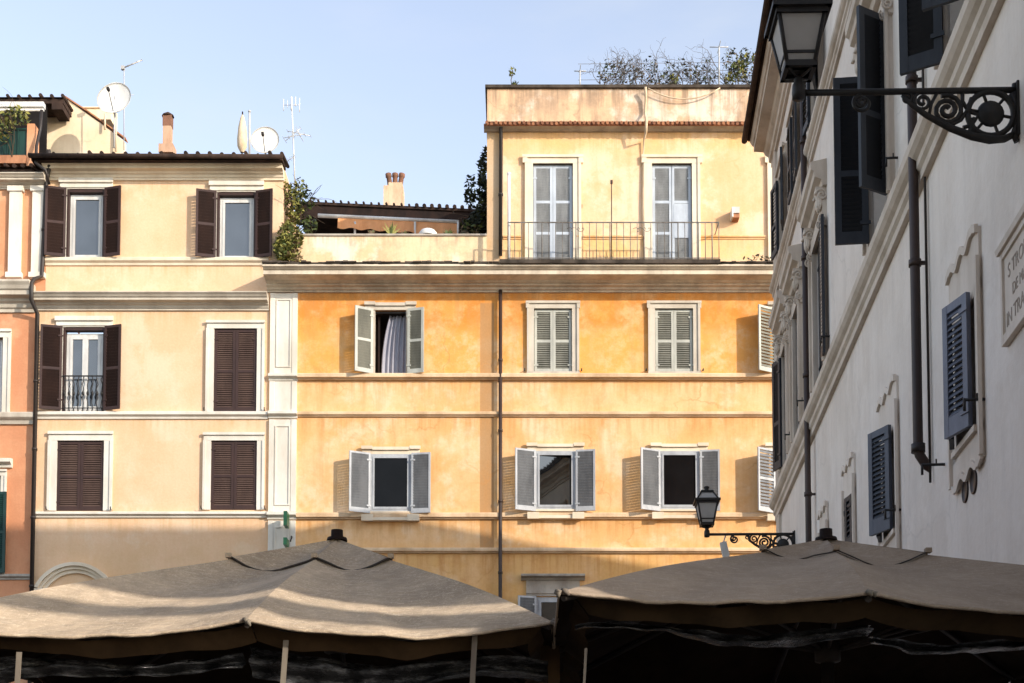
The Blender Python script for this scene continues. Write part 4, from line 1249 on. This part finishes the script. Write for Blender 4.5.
# right umbrella
ZR = 6.15
apR = at(826, 541, 7.75)
N2 = at(869, 593, ZR); L2 = at(560, 592, ZR + .05); R2 = at(1235, 600, ZR + .5)
eR = [N2, R2, R2 + Vector((.02, 1.5, 0)), R2 + Vector((.0, 2.9, .02)), N2 + Vector((.15, 3.2, .02)), L2 + Vector((.03, 3.1, .0)), L2 + Vector((0, 1.6, 0)), L2]
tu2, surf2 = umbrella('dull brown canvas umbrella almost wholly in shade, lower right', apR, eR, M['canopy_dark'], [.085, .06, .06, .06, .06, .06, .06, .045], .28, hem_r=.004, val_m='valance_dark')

# straps and ties hanging from the edges (parts of each umbrella)
def strap(par, p, L, w=.018, lean=0.0):
    m = MB()
    m.hexa([p + Vector((-w, 0, 0)), p + Vector((w, 0, 0)), p + Vector((w, .006, 0)), p + Vector((-w, .006, 0)),
            p + Vector((-w + lean, .02, -L)), p + Vector((w + lean, .02, -L)), p + Vector((w + lean, .026, -L)), p + Vector((-w + lean, .026, -L))])
    m.build('strap', M['strap'], par)
for x, y, L in ((19, 652, .34), (286, 640, .26), (475, 634, .36)):
    p = at(x, y, ZL + .10); strap(tu1, p, L, .013, -.02)
p = at(586, 648, ZR + .2); strap(tu2, p, .4, .006, -.02)
for par, P_, f in ((tu1, N_, 1), (tu2, N2, .8), (tu1, Rr, 1), (tu2, L2, .9)):
    m = MB()
    rg = random.Random(int(P_.x * 100) + 50)
    for i in range(3):
        a = P_ + Vector((rg.uniform(-.02, .02), -.012, rg.uniform(-.012, .006)))
        m.tube([a + Vector((-.012, 0, .004)), a + Vector((.004, -.012, -.004)), a + Vector((rg.uniform(.0, .02), -.004, -.022 * f))], [.009, .013, .006], 7)
    m.build('corner_tie', M['strap'], par)

# rolled clear plastic rain sheets, hung just inside the front edges
def plastic(label, p0, p1, drop, seed, slope=0):
    m = MB(); rg = random.Random(seed)
    ph = [rg.uniform(0, 6) for _ in range(6)]
    def fn(a, b):
        p = p0.lerp(p1, a)
        fold = .03 * math.sin(21 * a + ph[0] + 3 * b) + .02 * math.sin(47 * a + ph[1]) + .05 * math.sin(9 * b + 4 * a + ph[2])
        return p + Vector((0, fold, -drop * b * (.8 + .2 * math.sin(5 * a + ph[3])) - .03 * math.sin(7 * a + ph[4])))
    m.grid(fn, 70, 12)
    c = (p0 + p1) / 2
    o = m.build('plastic_sheet', M['plastic'], None, loc=c)
    return tag(o, label, 'rain sheet', 'rolled plastic rain sheets')
plastic('crumpled dark plastic rain sheet under the front left edge of the left umbrella', at(-60, 668, ZL + .35), at(245, 652, ZL + .3), .12, 1)
plastic('crumpled dark plastic rain sheet under the right half of the left umbrella', at(250, 652, ZL + .3), at(548, 664, ZL + .4), .17, 2)
plastic('dark glossy plastic rain sheet under the right umbrella', at(575, 628, ZR + .3), at(870, 632, ZR + .3), .05, 3)
plastic('dark plastic flap hanging behind the front rib of the right umbrella', at(872, 632, ZR + .3), at(1120, 660, ZR + .6), .05, 4)
# side post of the terrace enclosure between the umbrellas
m = MB(); q = at(550, 655, ZL + .5); m.box(q.x - .05, q.x + .05, q.y, q.y + .06, 0, q.z + .05); m.box(q.x - .1, q.x + .1, q.y - .05, q.y + .11, .004, .05)
tag(m.build('terrace_post', M['valance'], None, loc=(q.x, q.y, 0)), 'brown post of the cafe enclosure between the two umbrellas', 'post')

# ================================================================== ROOFTOP THINGS
def dish(label, px, py, rpx, Y, aim, mast_y):
    c = at(px, py, Y); r = rpx * Y / F
    base = at(px, mast_y, Y)
    t = thing('satellite_dish', label, 'satellite dish', Vector((c.x, Y, base.z)), 'satellite dishes on the roofs')
    ax = Vector(aim).normalized()
    m = MB(); pr = [(r * k / 8, .16 * r * (k / 8) ** 2 - .16 * r) for k in range(9)] + [(r, .0), (r * 1.02, .02), (r * 1.0, -.01)]
    m.lathe(c, pr, 32, ax); m.build('reflector', M['dish'], t)
    m = MB(); f = c + ax * r * .85 - Zv * r * .1
    m.tube([c - Zv * r * .9 + ax * .0, f], .012, 6); m.obox(f, ax * .05, Zv * .035, ax.cross(Zv).normalized() * .035); m.build('feed_arm', M['pipe_black'], t)
    m = MB(); m.tube([Vector((c.x, Y + .1, base.z)), Vector((c.x, Y + .1, c.z + r * .2))], .025, 8); m.tube([Vector((c.x, Y + .1, c.z)), c - ax * .12], .03, 6); m.build('mast', M['grey_metal'], t)
    return t
dish('large white satellite dish beside the cream gable on the left roof', 114, 98, 18, 38.6, (-.12, -1, .18), 146)
dish('smaller white satellite dish with dark feed next to the furled parasol', 265, 140, 14.5, 38.0, (-.02, -1, .1), 156)
# mast with yagi at the left
p0, p1 = at(124, 150, 38.8), at(124, 66, 38.8)
t = thing('antenna', 'thin aerial mast with a short slanting arm rising beside the large dish', 'antenna', p0)
m = MB(); m.tube([p0, p1], .016, 6); m.build('mast', M['grey_metal'], t)
q0, q1 = at(123, 68, 38.8), at(142, 60, 38.8)
m = MB(); m.tube([q0, q1], .02, 6); m.obox(q0, (.05, 0, 0), (0, .05, 0), (0, 0, .05))
for i in range(5):
    c = q0.lerp(q1, i / 4); m.tube([c + Vector((0, -.06, 0)), c + Vector((0, .06, 0))], .006, 5)
m.build('arm', M['grey_metal'], t)
m = MB(); c = at(124, 95, 38.8); m.tube([c - Vector((.28, 0, 0)), c + Vector((.28, 0, 0))], .008, 5); m.build('crossbar', M['grey_metal'], t)
# tall antenna
p0, p1 = at(295, 186, 38.5), at(291.5, 98, 38.5)
t = thing('antenna', 'tall white aerial with panel elements and crossed rods above the leafy bush', 'antenna', p0)
m = MB(); m.tube([p0, p1], .02, 6); m.build('mast', M['white_paint'], t)
m = MB()
for dx, y0, y1, r in ((-8, 99, 111, .011), (-4, 100, 108, .008), (0, 97, 110, .026), (4, 97, 106, .015), (8, 98, 112, .012)):
    a, b = at(291.5 + dx, y0, 38.45), at(291.5 + dx, y1, 38.45); m.tube([a, b], r, 6)
a, b = at(283, 105, 38.5), at(300, 105, 38.5); m.tube([a, b], .01, 5); m.build('panel_array', M['dish'], t)
m = MB()
for dx0, y0, dx1, y1 in ((-7, 141, 8, 128), (-5, 131, 18, 136), (-9, 138, 12, 134), (-6, 162, 2, 156), (4, 128, 10, 140)):
    a, b = at(292.5 + dx0, y0, 38.5), at(292.5 + dx1, y1, 38.5); m.tube([a, b], .010, 5)
    for i in range(5):
        c = a.lerp(b, i / 4); m.tube([c + Vector((0, -.2, -.05)), c + Vector((0, .2, .05))], .006, 4)
m.build('yagi_rods', M['white_paint'], t)
# furled parasol + pole
p0 = at(242, 156, 37.5)
t = thing('furled_parasol', 'closed beige parasol standing on the yellow roof terrace', 'parasol', p0)
m = MB(); m.lathe(p0, [(.05, .1), (.13, .25), (.14, .45), (.11, .8), (.06, 1.05), (.02, 1.15), (.0, 1.2)], 9); m.build('canopy', M['rope'], t)
m = MB(); m.tube([p0, p0 + Vector((0, 0, 1.24))], .02, 6); m.build('pole', M['dark_wood'], t)
a, b = at(249.5, 156, 37.6), at(249.5, 112, 37.6)
m = MB(); m.tube([a, b], .028, 8); m.lathe(b, [(.04, 0), (.04, .04), (0, .05)], 8); m.box(a.x - .08, a.x + .08, a.y - .08, a.y + .08, a.z - .05, a.z + .02)
tag(m.build('vent_pole', M['grey_metal'], None, loc=a), 'slim grey pole between the furled parasol and the small dish', 'pole')
# chimneys
c0 = at(167.5, 152, 38.2); c1 = at(167.5, 119, 38.2)
t = thing('chimney', 'slender terracotta chimney with a pointed cap on the yellow roof', 'chimney', c0)
m = MB(); m.box(c0.x - .11, c0.x + .11, c0.y - .11, c0.y + .11, c0.z - .1, c1.z - .24); m.box(c0.x - .2, c0.x + .2, c0.y - .2, c0.y + .2, c0.z - .1, c0.z + .14); m.build('stack', M['chimney_plaster'], t)
m = MB(); m.box(c0.x - .12, c0.x + .12, c0.y - .12, c0.y + .12, c1.z - .24, c1.z + .06); m.build('flue', M['pot_brown'], t)
m = MB(); m.lathe(Vector((c0.x, c0.y, c1.z + .06)), [(.17, 0), (.16, .04), (.03, .13), (.0, .14)], 10); m.build('cap', M['tile'], t)
c0 = at(394, 206, 43); c1 = at(394, 190, 43)
t = thing('chimney', 'cream chimney block topped with leaning terracotta pots above the terrace roof', 'chimney', c0)
w = 10 * 43 / F
m = MB(); m.box(c0.x - w, c0.x + w, 42.7, 43.3, c0.z - .2, c1.z); m.box(c0.x - w * .5, c0.x + w * .9, 42.75, 43.25, c1.z, c1.z + .12); m.build('stack', M['chimney_plaster2'], t)
for i, dx in enumerate((-.12, .03, .18)):
    m = MB(); z = c1.z + .1
    m.lathe(Vector((c0.x + dx, 43, z)), [(.085, 0), (.075, .3), (.10, .32), (.095, .42), (.03, .44)], 9, Vector((-.16 * (1 - i), 0, 1))); m.build('pot', M['pot_brown'], t)

# antenna posts on the tower roof
for x, y0, y1, lab in ((580, 90, 70, 'short thin post on the tower parapet left of the climbing plants'), (719, 90, 46, 'aerial post with a crossbar among the climbing plants on the tower roof')):
    a, b = at(x, y0, 37.5), at(x, y1, 37.5)
    t = thing('antenna', lab, 'antenna', a)
    m = MB(); m.tube([a, b], .022, 6); m.build('mast', M['grey_metal'], t)
    m = MB(); h = .16 if x > 600 else .1
    m.tube([b + Vector((-h * 1.6, 0, -.03)), b + Vector((h * 1.6, 0, -.03))], .014, 5); m.tube([b + Vector((0, -.3, -.03)), b + Vector((0, .3, -.03))], .01, 5); m.build('crossbar', M['grey_metal'], t)
# trellis wires on the tower roof
m = MB()
for y in (64, 72, 80):
    a, b = at(578, y, 37.6), at(760, y - 2, 37.6); m.tube([a, b], .006, 4)
for x in (600, 630, 655, 690, 738):
    a, b = at(x, 88, 37.6), at(x, 62, 37.6); m.tube([a, b], .011, 5)
tag(m.build('trellis', M['rail_iron'], None, loc=at(660, 88, 37.6)), 'thin wire trellis standing along the tower roof edge', 'trellis')
# hose hanging over the parapet
m = MB()
pts = [at(645.5, 87, 35.78), at(646, 98, 35.86), at(645, 112, 35.9), at(646.5, 121, 35.55), at(646, 131, 35.60), at(644, 140, 35.92), at(643.2, 156, 35.95), at(643, 200, 35.93), at(643, 236, 35.93)]
m.tube(pts, [.035, .035, .035, .035, .035, .022, .016, .014, .014], 8)
tag(m.build('drain_hose', M['rope'], None, loc=pts[0]), 'cream hose dangling over the tower parapet between the two balcony doors', 'hose')
m = MB()
pts = [at(648 + i * 7.2, 88 + 11 * math.sin(math.pi * i / 10) ** .8, 35.85) for i in range(11)]
m.tube(pts, .018, 6)
tag(m.build('slack_cable', M['rope'], None, loc=pts[0]), 'slack pale cable sagging below the tower parapet top', 'cable')
# balcony poles
a, b = at(509, 258, 35.4), at(509, 174, 35.4); a.z = zs1 + .005
m = MB(); m.tube([a, b], .04, 8); m.lathe(b, [(.05, -.02), (.05, .03), (0, .06)], 8)
tag(m.build('white_pole', M['white_paint'], None, loc=a), 'thick white pole at the left end of the balcony', 'pole')
a, b = at(611.5, 258, 35.4), at(611.5, 182, 35.4); a.z = zs1 + .005
m = MB(); m.tube([a, b], .014, 6); m.obox(b, (.03, 0, 0), (0, .03, 0), (0, 0, .04))
tag(m.build('thin_pole', M['pipe'], None, loc=a), 'thin dark rod standing behind the balcony railing between the doors', 'pole')
# wall box
u, z = FO.px(734, 217)
t = thing('vent_box', 'small white box with a rusty grille fixed to the tower wall right of the balcony', 'vent box', FO.pt(u, 0, z - .13))
m = MB(FO); m.box(u - .1, u + .1, 0, .30, z - .03, z + .13); m.box(u - .1, u - .06, 0, .3, z - .13, z - .03); m.build('casing', M['white_paint'], t)
m = MB(FO); m.box(u - .06, u + .1, 0, .27, z - .14, z - .032); m.build('grille', M['terracotta'], t)
# green pharmacy-like sign edge-on
u, z = FO.px(289, 531)
t = thing('wall_sign', 'narrow green sign seen edge-on, fixed to the white pilaster by a bracket', 'sign', FO.pt(u, 0, z - .4))
m = MB(FO); m.box(u - .045, u + .045, .25, .62, Zy(531), Zy(517)); m.build('panel', M['green_sign'], t); m = MB(FO); m.box(u - .045, u + .045, .25, .62, Zy(550), Zy(543)); m.build('panel', M['green_sign'], t)
m = MB(FO); m.tube([FO.pt(u + .06, .0, Zy(536)), FO.pt(u + .12, .3, Zy(540)), FO.pt(u + .1, .4, Zy(545))], .02, 6); m.tube([FO.pt(u, .0, Zy(524)), FO.pt(u, .3, Zy(524))], .02, 6); m.build('bracket', M['iron'], t)
# terrace awning
t = thing('awning', 'terracotta cloth awning on a white bar in front of the terrace penthouse', 'awning', at(395, 232, 39.5))
a, b = at(318, 215.5, 39.6), at(459, 222, 39.6)
m = MB(); m.tube([a, b], .055, 8); m.build('bar', M['white_paint'], t)
a2, b2 = at(338, 217.5, 39.6), at(457, 223, 39.6)
m = MB()
def aw(s, q):
    p = a2.lerp(b2, s); hgt = (.36 + .05 * s)
    return p + Vector((0, .06 * math.sin(s * 40) * q - .12 * q, -hgt * q))
m.grid(aw, 60, 5); m.build('cloth', M['awning'], t)
for x in (355, 415, 458):
    p = at(x, 222, 39.55); m = MB(); m.tube([p, Vector((p.x, p.y, at(x, 242, 39.55).z))], .035, 6); m.build('leg', M['white_paint'], t)
# white thing on terrace: upturned bowl planter
p = at(428, 235, 36.15)
m = MB(); m.lathe(p, [(.24, -.05), (.25, .02), (.18, .11), (.0, .13)], 14)
tag(m.build('upturned_bowl', M['dish'], None, loc=p), 'pale rounded bowl upside down on the terrace wall', 'bowl')

# ================================================================== VEGETATION
def leafball(mb, c, rad, n, size, rg, mats, flat=1.0, light=Vector((.6, -.5, .5))):
    for i in range(n):
        while True:
            d = Vector((rg.uniform(-1, 1), rg.uniform(-1, 1), rg.uniform(-1, 1)))
            if .1 < d.length <= 1: break
        p = c + Vector((d.x * rad[0], d.y * rad[1], d.z * rad[2]))
        a = Vector((rg.gauss(0, 1), rg.gauss(0, 1), rg.gauss(0, .7))).normalized()
        b = a.cross(Vector((rg.gauss(0, 1), rg.gauss(0, 1), rg.gauss(0, 1)))).normalized()
        s = size * rg.uniform(.6, 1.3)
        mb.mi = mats[rg.randrange(len(mats))]
        mb.face([p - a * s, p + b * s * .45 - a * s * .1, p + a * s, p - b * s * .45])


def twigs(mb, p0, dirs, L, r, rg, depth=2, mi=0, bend=.5):
    for d in dirs:
        d = Vector(d).normalized(); pts = [p0]; p = p0.copy(); k = 6
        for i in range(k):
            d = (d + Vector((rg.gauss(0, 1), rg.gauss(0, 1), rg.gauss(0, 1))) * bend * .4).normalized()
            p = p + d * (L / k); pts.append(p.copy())
        mb.mi = mi; mb.tube(pts, r, 4, False, r * .45)
        if depth > 0:
            for j in range(3):
                q = pts[rg.randrange(2, k + 1)]
                twigs(mb, q, [d + Vector((rg.gauss(0, 1), rg.gauss(0, .6), rg.gauss(0, .8)))], L * .55, r * .6, rg, depth - 1, mi, bend)


LM = [M['leaf_mid'], M['leaf_light'], M['leaf_dark'], M['leaf_dry']]
# bush on terrace left
rg = random.Random(21)
base = at(292, 258, 36.1)
t = thing('terrace_bush', 'tall green and yellow bush spilling over the terrace corner beside the yellow house', 'bush', base)
m = MB()
for (x, y, rx, rz, n, ms) in ((294, 206, 10, 24, 420, (0, 1, 1)), (290, 238, 14, 15, 620, (1, 0, 1, 1, 3)), (283, 250, 9, 13, 380, (1, 0, 1)), (305, 200, 12, 10, 130, (0, 2)), (309, 225, 9, 9, 150, (0, 2)), (300, 188, 8, 10, 60, (0, 2, 1)), (296, 258, 9, 6, 120, (3, 1)), (287, 190, 4, 9, 60, (1,))):
    leafball(m, at(x, y, 35.85 if y > 228 else 36.3), (rx * .0253, .35, rz * .0253), n, .068, rg, ms)
m.build('foliage', LM, t)
m = MB(); twigs(m, at(292, 245, 36.2), [(-.1, 0, 1), (.15, 0, 1), (0, .1, 1), (.3, 0, .9)], 1.25, .02, rg, 2, 0, .3); m.build('stems', M['bark'], t)
# dark creeper tree against the tower
rg = random.Random(22)
base = at(480, 240, 38.5)
t = thing('creeper', 'dark leafy creeper climbing against the left side of the tower', 'plant', base)
m = MB()
for (x, y, rx, rz, n) in ((484, 215, 9, 18, 330), (478, 226, 13, 14, 330), (484, 190, 7, 14, 230), (472, 198, 8, 7, 90), (482, 172, 5, 12, 110), (485, 158, 3, 8, 45), (470, 182, 6, 5, 35), (468, 230, 9, 8, 110)):
    leafball(m, at(x, y, 38.5), (rx * .027, .5, rz * .027), n, .085, rg, (2, 2, 2, 0))
leafball(m, at(472, 232, 38.2), (.35, .3, .2), 60, .08, rg, (3, 0))
m.build('foliage', LM, t)
m = MB(); twigs(m, base, [(.05, 0, 1), (-.1, 0, 1)], 1.6, .03, rg, 2); m.build('stems', M['bark'], t)
# roof climbers
def roof_climber(label, xs, seed, leafy):
    rg = random.Random(seed)
    base = at((xs[0] + xs[1]) / 2, 88, 37.6)
    t = thing('roof_climber', label, 'plant', base, 'climbing plants on the tower roof')
    m = MB()
    k = int((xs[1] - xs[0]) / 7)
    for i in range(k):
        p = at(xs[0] + (i + .5) * (xs[1] - xs[0]) / k, 88, 37.6 + rg.uniform(-.3, .5))
        twigs(m, p, [(rg.gauss(0, .7), 0, 1), (rg.gauss(0, 1.0), 0, .8)], rg.uniform(.55, 1.0) * leafy[2], .012, rg, 2, 0, .9)
        twigs(m, p + Vector((rg.uniform(-.1, .1), rg.uniform(-.2, .2), .1)), [(rg.gauss(0, 1), 0, .7), (rg.gauss(0, 1), 0, .9)], rg.uniform(.5, .9) * leafy[2], .009, rg, 2, 0, 1.1)
    m.build('stems', M['twig'], t)
    m = MB()
    for i in range(leafy[0]):
        x = rg.uniform(*xs); h = rg.uniform(0, 1)
        leafball(m, at(x, 86 - h * leafy[1], 37.6), (.14, .2, .12), 5, .055, rg, (0, 2, 2, 3))
    if len(leafy) > 3:
        for (x, y, rx, rz, n) in leafy[3]:
            leafball(m, at(x, y, 37.6), (rx * .027, .3, rz * .027), n, .065, rg, (1, 0, 1))
    m.build('foliage', LM, t)
roof_climber('bare tangle of purplish stems, leftmost of the tower roof climbers', (598, 634), 31, (38, 24, 1.0))
roof_climber('twiggy climber with a yellow-green tuft in the middle of the tower roof', (634, 672), 32, (34, 25, .95, ((673, 82, 6, 5, 70),)))
roof_climber('low arching bare climber left of the crossbar aerial', (672, 714), 33, (40, 24, .9))
roof_climber('leafy round climber at the right end of the tower roof', (724, 762), 34, (70, 36, 1.1, ((738, 72, 9, 10, 150), (745, 62, 12, 8, 60), (729, 80, 6, 5, 50))))
# lone sprig
rg = random.Random(41); base = at(512, 88, 36.6)
t = thing('roof_sprig', 'single small green sprig growing from the left of the tower parapet', 'plant', base)
m = MB(); pts = [base, at(511, 80, 36.6), at(513, 72, 36.6), at(511, 67, 36.6)]; m.tube(pts, .012, 5); m.build('stem', M['twig'], t)
m = MB(); leafball(m, at(512, 71, 36.6), (.1, .1, .14), 26, .06, rg, (1, 0)); leafball(m, at(514, 84, 36.6), (.12, .1, .06), 22, .06, rg, (1, 0)); m.build('foliage', LM, t)
# agave and small terrace pots
rg = random.Random(42)
for (x, lab, sp, n, mm) in ((391, 'spiky pale green agave on the terrace wall in front of the awning', 13, 11, 1), (372, 'low brownish plant left of the agave on the terrace wall', 7, 18, 3), (404, 'low dry tuft right of the agave on the terrace wall', 6, 14, 3), (448, 'dark low greenery at the right end of the terrace wall', 7, 26, 0)):
    base = at(x, 236, 36.5)
    m = MB()
    for i in range(n):
        a = rg.uniform(-1.1, 1.1) if n > 12 else (-1 + 2 * i / (n - 1)) * .8
        L = sp * .0253 * rg.uniform(.7, 1.15)
        d = Vector((math.sin(a), rg.uniform(-.4, .4), math.cos(a))); s = Vector((.028, .01, 0))
        m.mi = mm if rg.random() < .7 else 0
        m.face([base - s, base + s, base + d * L * .6 + s * .8, base + d * L, base + d * L * .6 - s * .8])
    o = m.build('terrace_plant', LM, None, loc=base); tag(o, lab, 'plant', 'small plants along the terrace wall')
# plant on the salmon terrace
rg = random.Random(43); base = at(12, 157, 35.9)
t = thing('balcony_plant', 'straggly yellow-green plant climbing over the green railing at far left', 'plant', base)
m = MB(); twigs(m, base, [(-.3, 0, 1), (.3, 0, 1), (0, -.1, 1)], 1.15, .014, rg, 2); m.build('stems', M['bark'], t)
m = MB()
for (x, y, rx, rz, n) in ((10, 120, 13, 10, 90), (24, 118, 6, 9, 45), (2, 132, 8, 12, 60), (14, 110, 9, 5, 35)): leafball(m, at(x, y, 35.85), (rx * .025, .2, rz * .025), n, .07, rg, (1, 0, 1))
m.build('foliage', LM, t)
# weeds on cornice
for (x, y, n, lab) in ((503, 263, 26, 'small green weed on the main cornice beside the downpipe'), (757, 258, 40, 'dry grey weeds on the cornice top at far right')):
    rg = random.Random(x); base = at(x, y, 35.5); m = MB()
    leafball(m, base, ((.12 if x < 600 else .4), .1, .08), n, .05, rg, (0, 1) if x < 600 else (2, 3))
    tag(m.build('weed', LM, None, loc=base), lab, 'plant')

# ================================================================== unseen casters added to shape sun and skylight on the umbrellas
SUN_EL, SUN_AZ = R(20), R(52)
S = Vector((math.sin(SUN_AZ) * math.cos(SUN_EL), -math.cos(SUN_AZ) * math.cos(SUN_EL), math.sin(SUN_EL)))
FY = Frame((3.2, 0, 0), (0, 1, 0), (-1, 0, 0))
m = MB(FY); m.prism([(4.9, 4.2), (4.6, 4.38), (3.77, 5.09), (3.19, 5.56), (2.0, 6.5), (0.6, 7.6), (-1.0, 10.5), (4.9, 10.5)], -.01, .01)  # added sheet, lower edge cut to shape the sunlit bands
tag(m.build('sun_mask_sheet', M['canopy_dark'], None, loc=(3.2, 3.5, 6)), 'unseen brown sheet added to shape the sunlit bands on the left umbrella', 'added light blocker')
m = MB(FY); m.prism([(2.0, 6.25), (2.9, 5.56), (3.61, 5.04), (4.5, 4.33), (4.4, 4.2), (3.52, 4.83), (3.43, 4.97), (2.61, 5.57), (1.9, 6.1)], -.02, .02)  # added bar, casts the dark stripe between the sunlit bands
tag(m.build('sun_mask_bar', M['dark_wood'], None, loc=(3.2, 3.5, 5)), 'unseen sloping bar added to cast the dark stripe on the left umbrella', 'boom')
m = MB()  # added overhead sheet, out of view, cuts skylight on the umbrellas
def ovs(a, b):
    x = -8 + 9 * a; y = -5 + 13 * b
    return Vector((x, y, 11.2 - .9 * math.sin(math.pi * a) * math.sin(math.pi * b)))
m.grid(ovs, 16, 16)
tag(m.build('sky_mask_sheet', M['canopy_dark'], None, loc=(-3.5, 1.5, 11)), 'unseen brown sheet added overhead to cut skylight on the umbrellas', 'canopy')
m = MB(FY); m.box(4.07, 4.74, -3, .0, 0, 4.22); m.box(4.0, 4.76, -3.1, .06, 4.225, 4.3)  # added block, out of view, keeps sun off the right umbrella
tag(m.build('sun_mask_block', M['white_plaster'], None, loc=(3.2, 4.4, 0)), 'unseen plastered block added to keep sun off the right umbrella', 'kiosk')

# the other houses round the piazza (behind the camera and off to the left)
M['piazza_plaster'] = plaster('piazza_plaster', (0.30, 0.265, 0.235), (0.25, 0.215, 0.19), (0.34, 0.30, 0.27), stain=0.2, grime=(0.2, 0.17, 0.14))
def plain_house(label, fr, u0, u1, H, depth):
    t = thing('piazza_house', label, 'building', fr.pt((u0 + u1) / 2, 0, 0))
    hl = []
    k = int((u1 - u0) / 3.2)
    for i in range(k):
        for j in range(int((H - 1) / 3.6)):
            uc = u0 + (i + .5) * (u1 - u0) / k; hl.append((uc - .55, uc + .55, 1.0 + j * 3.6, 3.0 + j * 3.6))
    m = MB(fr); m.wall(u0, u1, 0, H, hl); P = fr.pt
    m.face([P(u0, 0, 0), P(u0, 0, H), P(u0, -depth, H), P(u0, -depth, 0)]); m.face([P(u1, 0, 0), P(u1, 0, H), P(u1, -depth, H), P(u1, -depth, 0)])
    m.face([P(u0, -depth, 0), P(u1, -depth, 0), P(u1, -depth, H), P(u0, -depth, H)]); m.build('wall', M['piazza_plaster'], t)
    m = MB(fr); m.sweep(cornice_prof(H - .7, H, .5), u0, u1); m.build('cornice', M['travertine'], t)
    m = MB(fr); m.face([P(u0, .6, H + .05), P(u1, .6, H + .05), P(u1, -depth, H + .1), P(u0, -depth, H + .1)]); m.build('roof', M['tile'], t)
    for a, b, c, d in hl:
        m = MB(fr); surround(m, a, b, c, d, .16); o = m.build('window', M['travertine'], t)
        m = MB(fr); m.quad((a, -.2, c), (b, -.2, c), (b, -.2, d), (a, -.2, d)); m.build('pane', M['glass_dark'], o)
plain_house('grey-brown house closing the piazza behind the viewer', Frame((0, -6, 0), (1, 0, 0), (0, 1, 0)), -11, 2.6, 20, 9)
plain_house('grey-brown house along the left side of the piazza', Frame((-11.5, 0, 0), (0, 1, 0), (1, 0, 0)), -5, 25, 7.5, 9)

# ================================================================== LIGHT
w = bpy.data.worlds.new("World"); scene.world = w; w.use_nodes = True
nt = w.node_tree; bg = nt.nodes["Background"]
sky = nt.nodes.new("ShaderNodeTexSky"); sky.sky_type = 'NISHITA'; sky.sun_disc = False
sky.sun_elevation = SUN_EL; sky.sun_rotation = math.atan2(S.x, S.y)
sky.air_density = 1.0; sky.dust_density = 0.6; sky.ozone_density = 1.0
hs_ = nt.nodes.new("ShaderNodeHueSaturation"); hs_.inputs["Saturation"].default_value = 0.66; hs_.inputs["Value"].default_value = 2.4; hs_.inputs["Hue"].default_value = 0.506
nt.links.new(sky.outputs[0], hs_.inputs["Color"]); 
tc = nt.nodes.new("ShaderNodeTexCoord"); mp = nt.nodes.new("ShaderNodeMapping"); mp.inputs["Scale"].default_value = (1.6, 1.6, 5.0); mp.inputs["Rotation"].default_value = (0, .25, 0)
cn = nt.nodes.new("ShaderNodeTexNoise"); cn.inputs["Scale"].default_value = 1.7; cn.inputs["Detail"].default_value = 7; cn.inputs["Roughness"].default_value = .55
cr = nt.nodes.new("ShaderNodeMapRange"); cr.interpolation_type = 'SMOOTHSTEP'; cr.inputs["From Min"].default_value = .45; cr.inputs["From Max"].default_value = .72; cr.inputs["To Max"].default_value = .45
cm = nt.nodes.new("ShaderNodeMix"); cm.data_type = 'RGBA'; cm.inputs[7].default_value = (5.6, 5.9, 6.3, 1)
nt.links.new(tc.outputs["Generated"], mp.inputs["Vector"]); nt.links.new(mp.outputs[0], cn.inputs["Vector"]); nt.links.new(cn.outputs["Fac"], cr.inputs["Value"])
nt.links.new(cr.outputs[0], cm.inputs[0]); nt.links.new(hs_.outputs[0], cm.inputs[6]); nt.links.new(cm.outputs[2], bg.inputs["Color"])
bg.inputs["Strength"].default_value = 0.15
sd = bpy.data.lights.new("sun", 'SUN'); sd.energy = 5.0; sd.angle = R(0.6); sd.color = (1.0, 0.89, 0.75)
so = bpy.data.objects.new("sun", sd); COL.objects.link(so)
so.rotation_euler = S.to_track_quat('Z', 'Y').to_euler()
so.location = (0, 0, 40)
scene.view_settings.view_transform = 'Standard'
scene.view_settings.look = 'None'
scene.view_settings.exposure = 0
scene.view_settings.gamma = 1
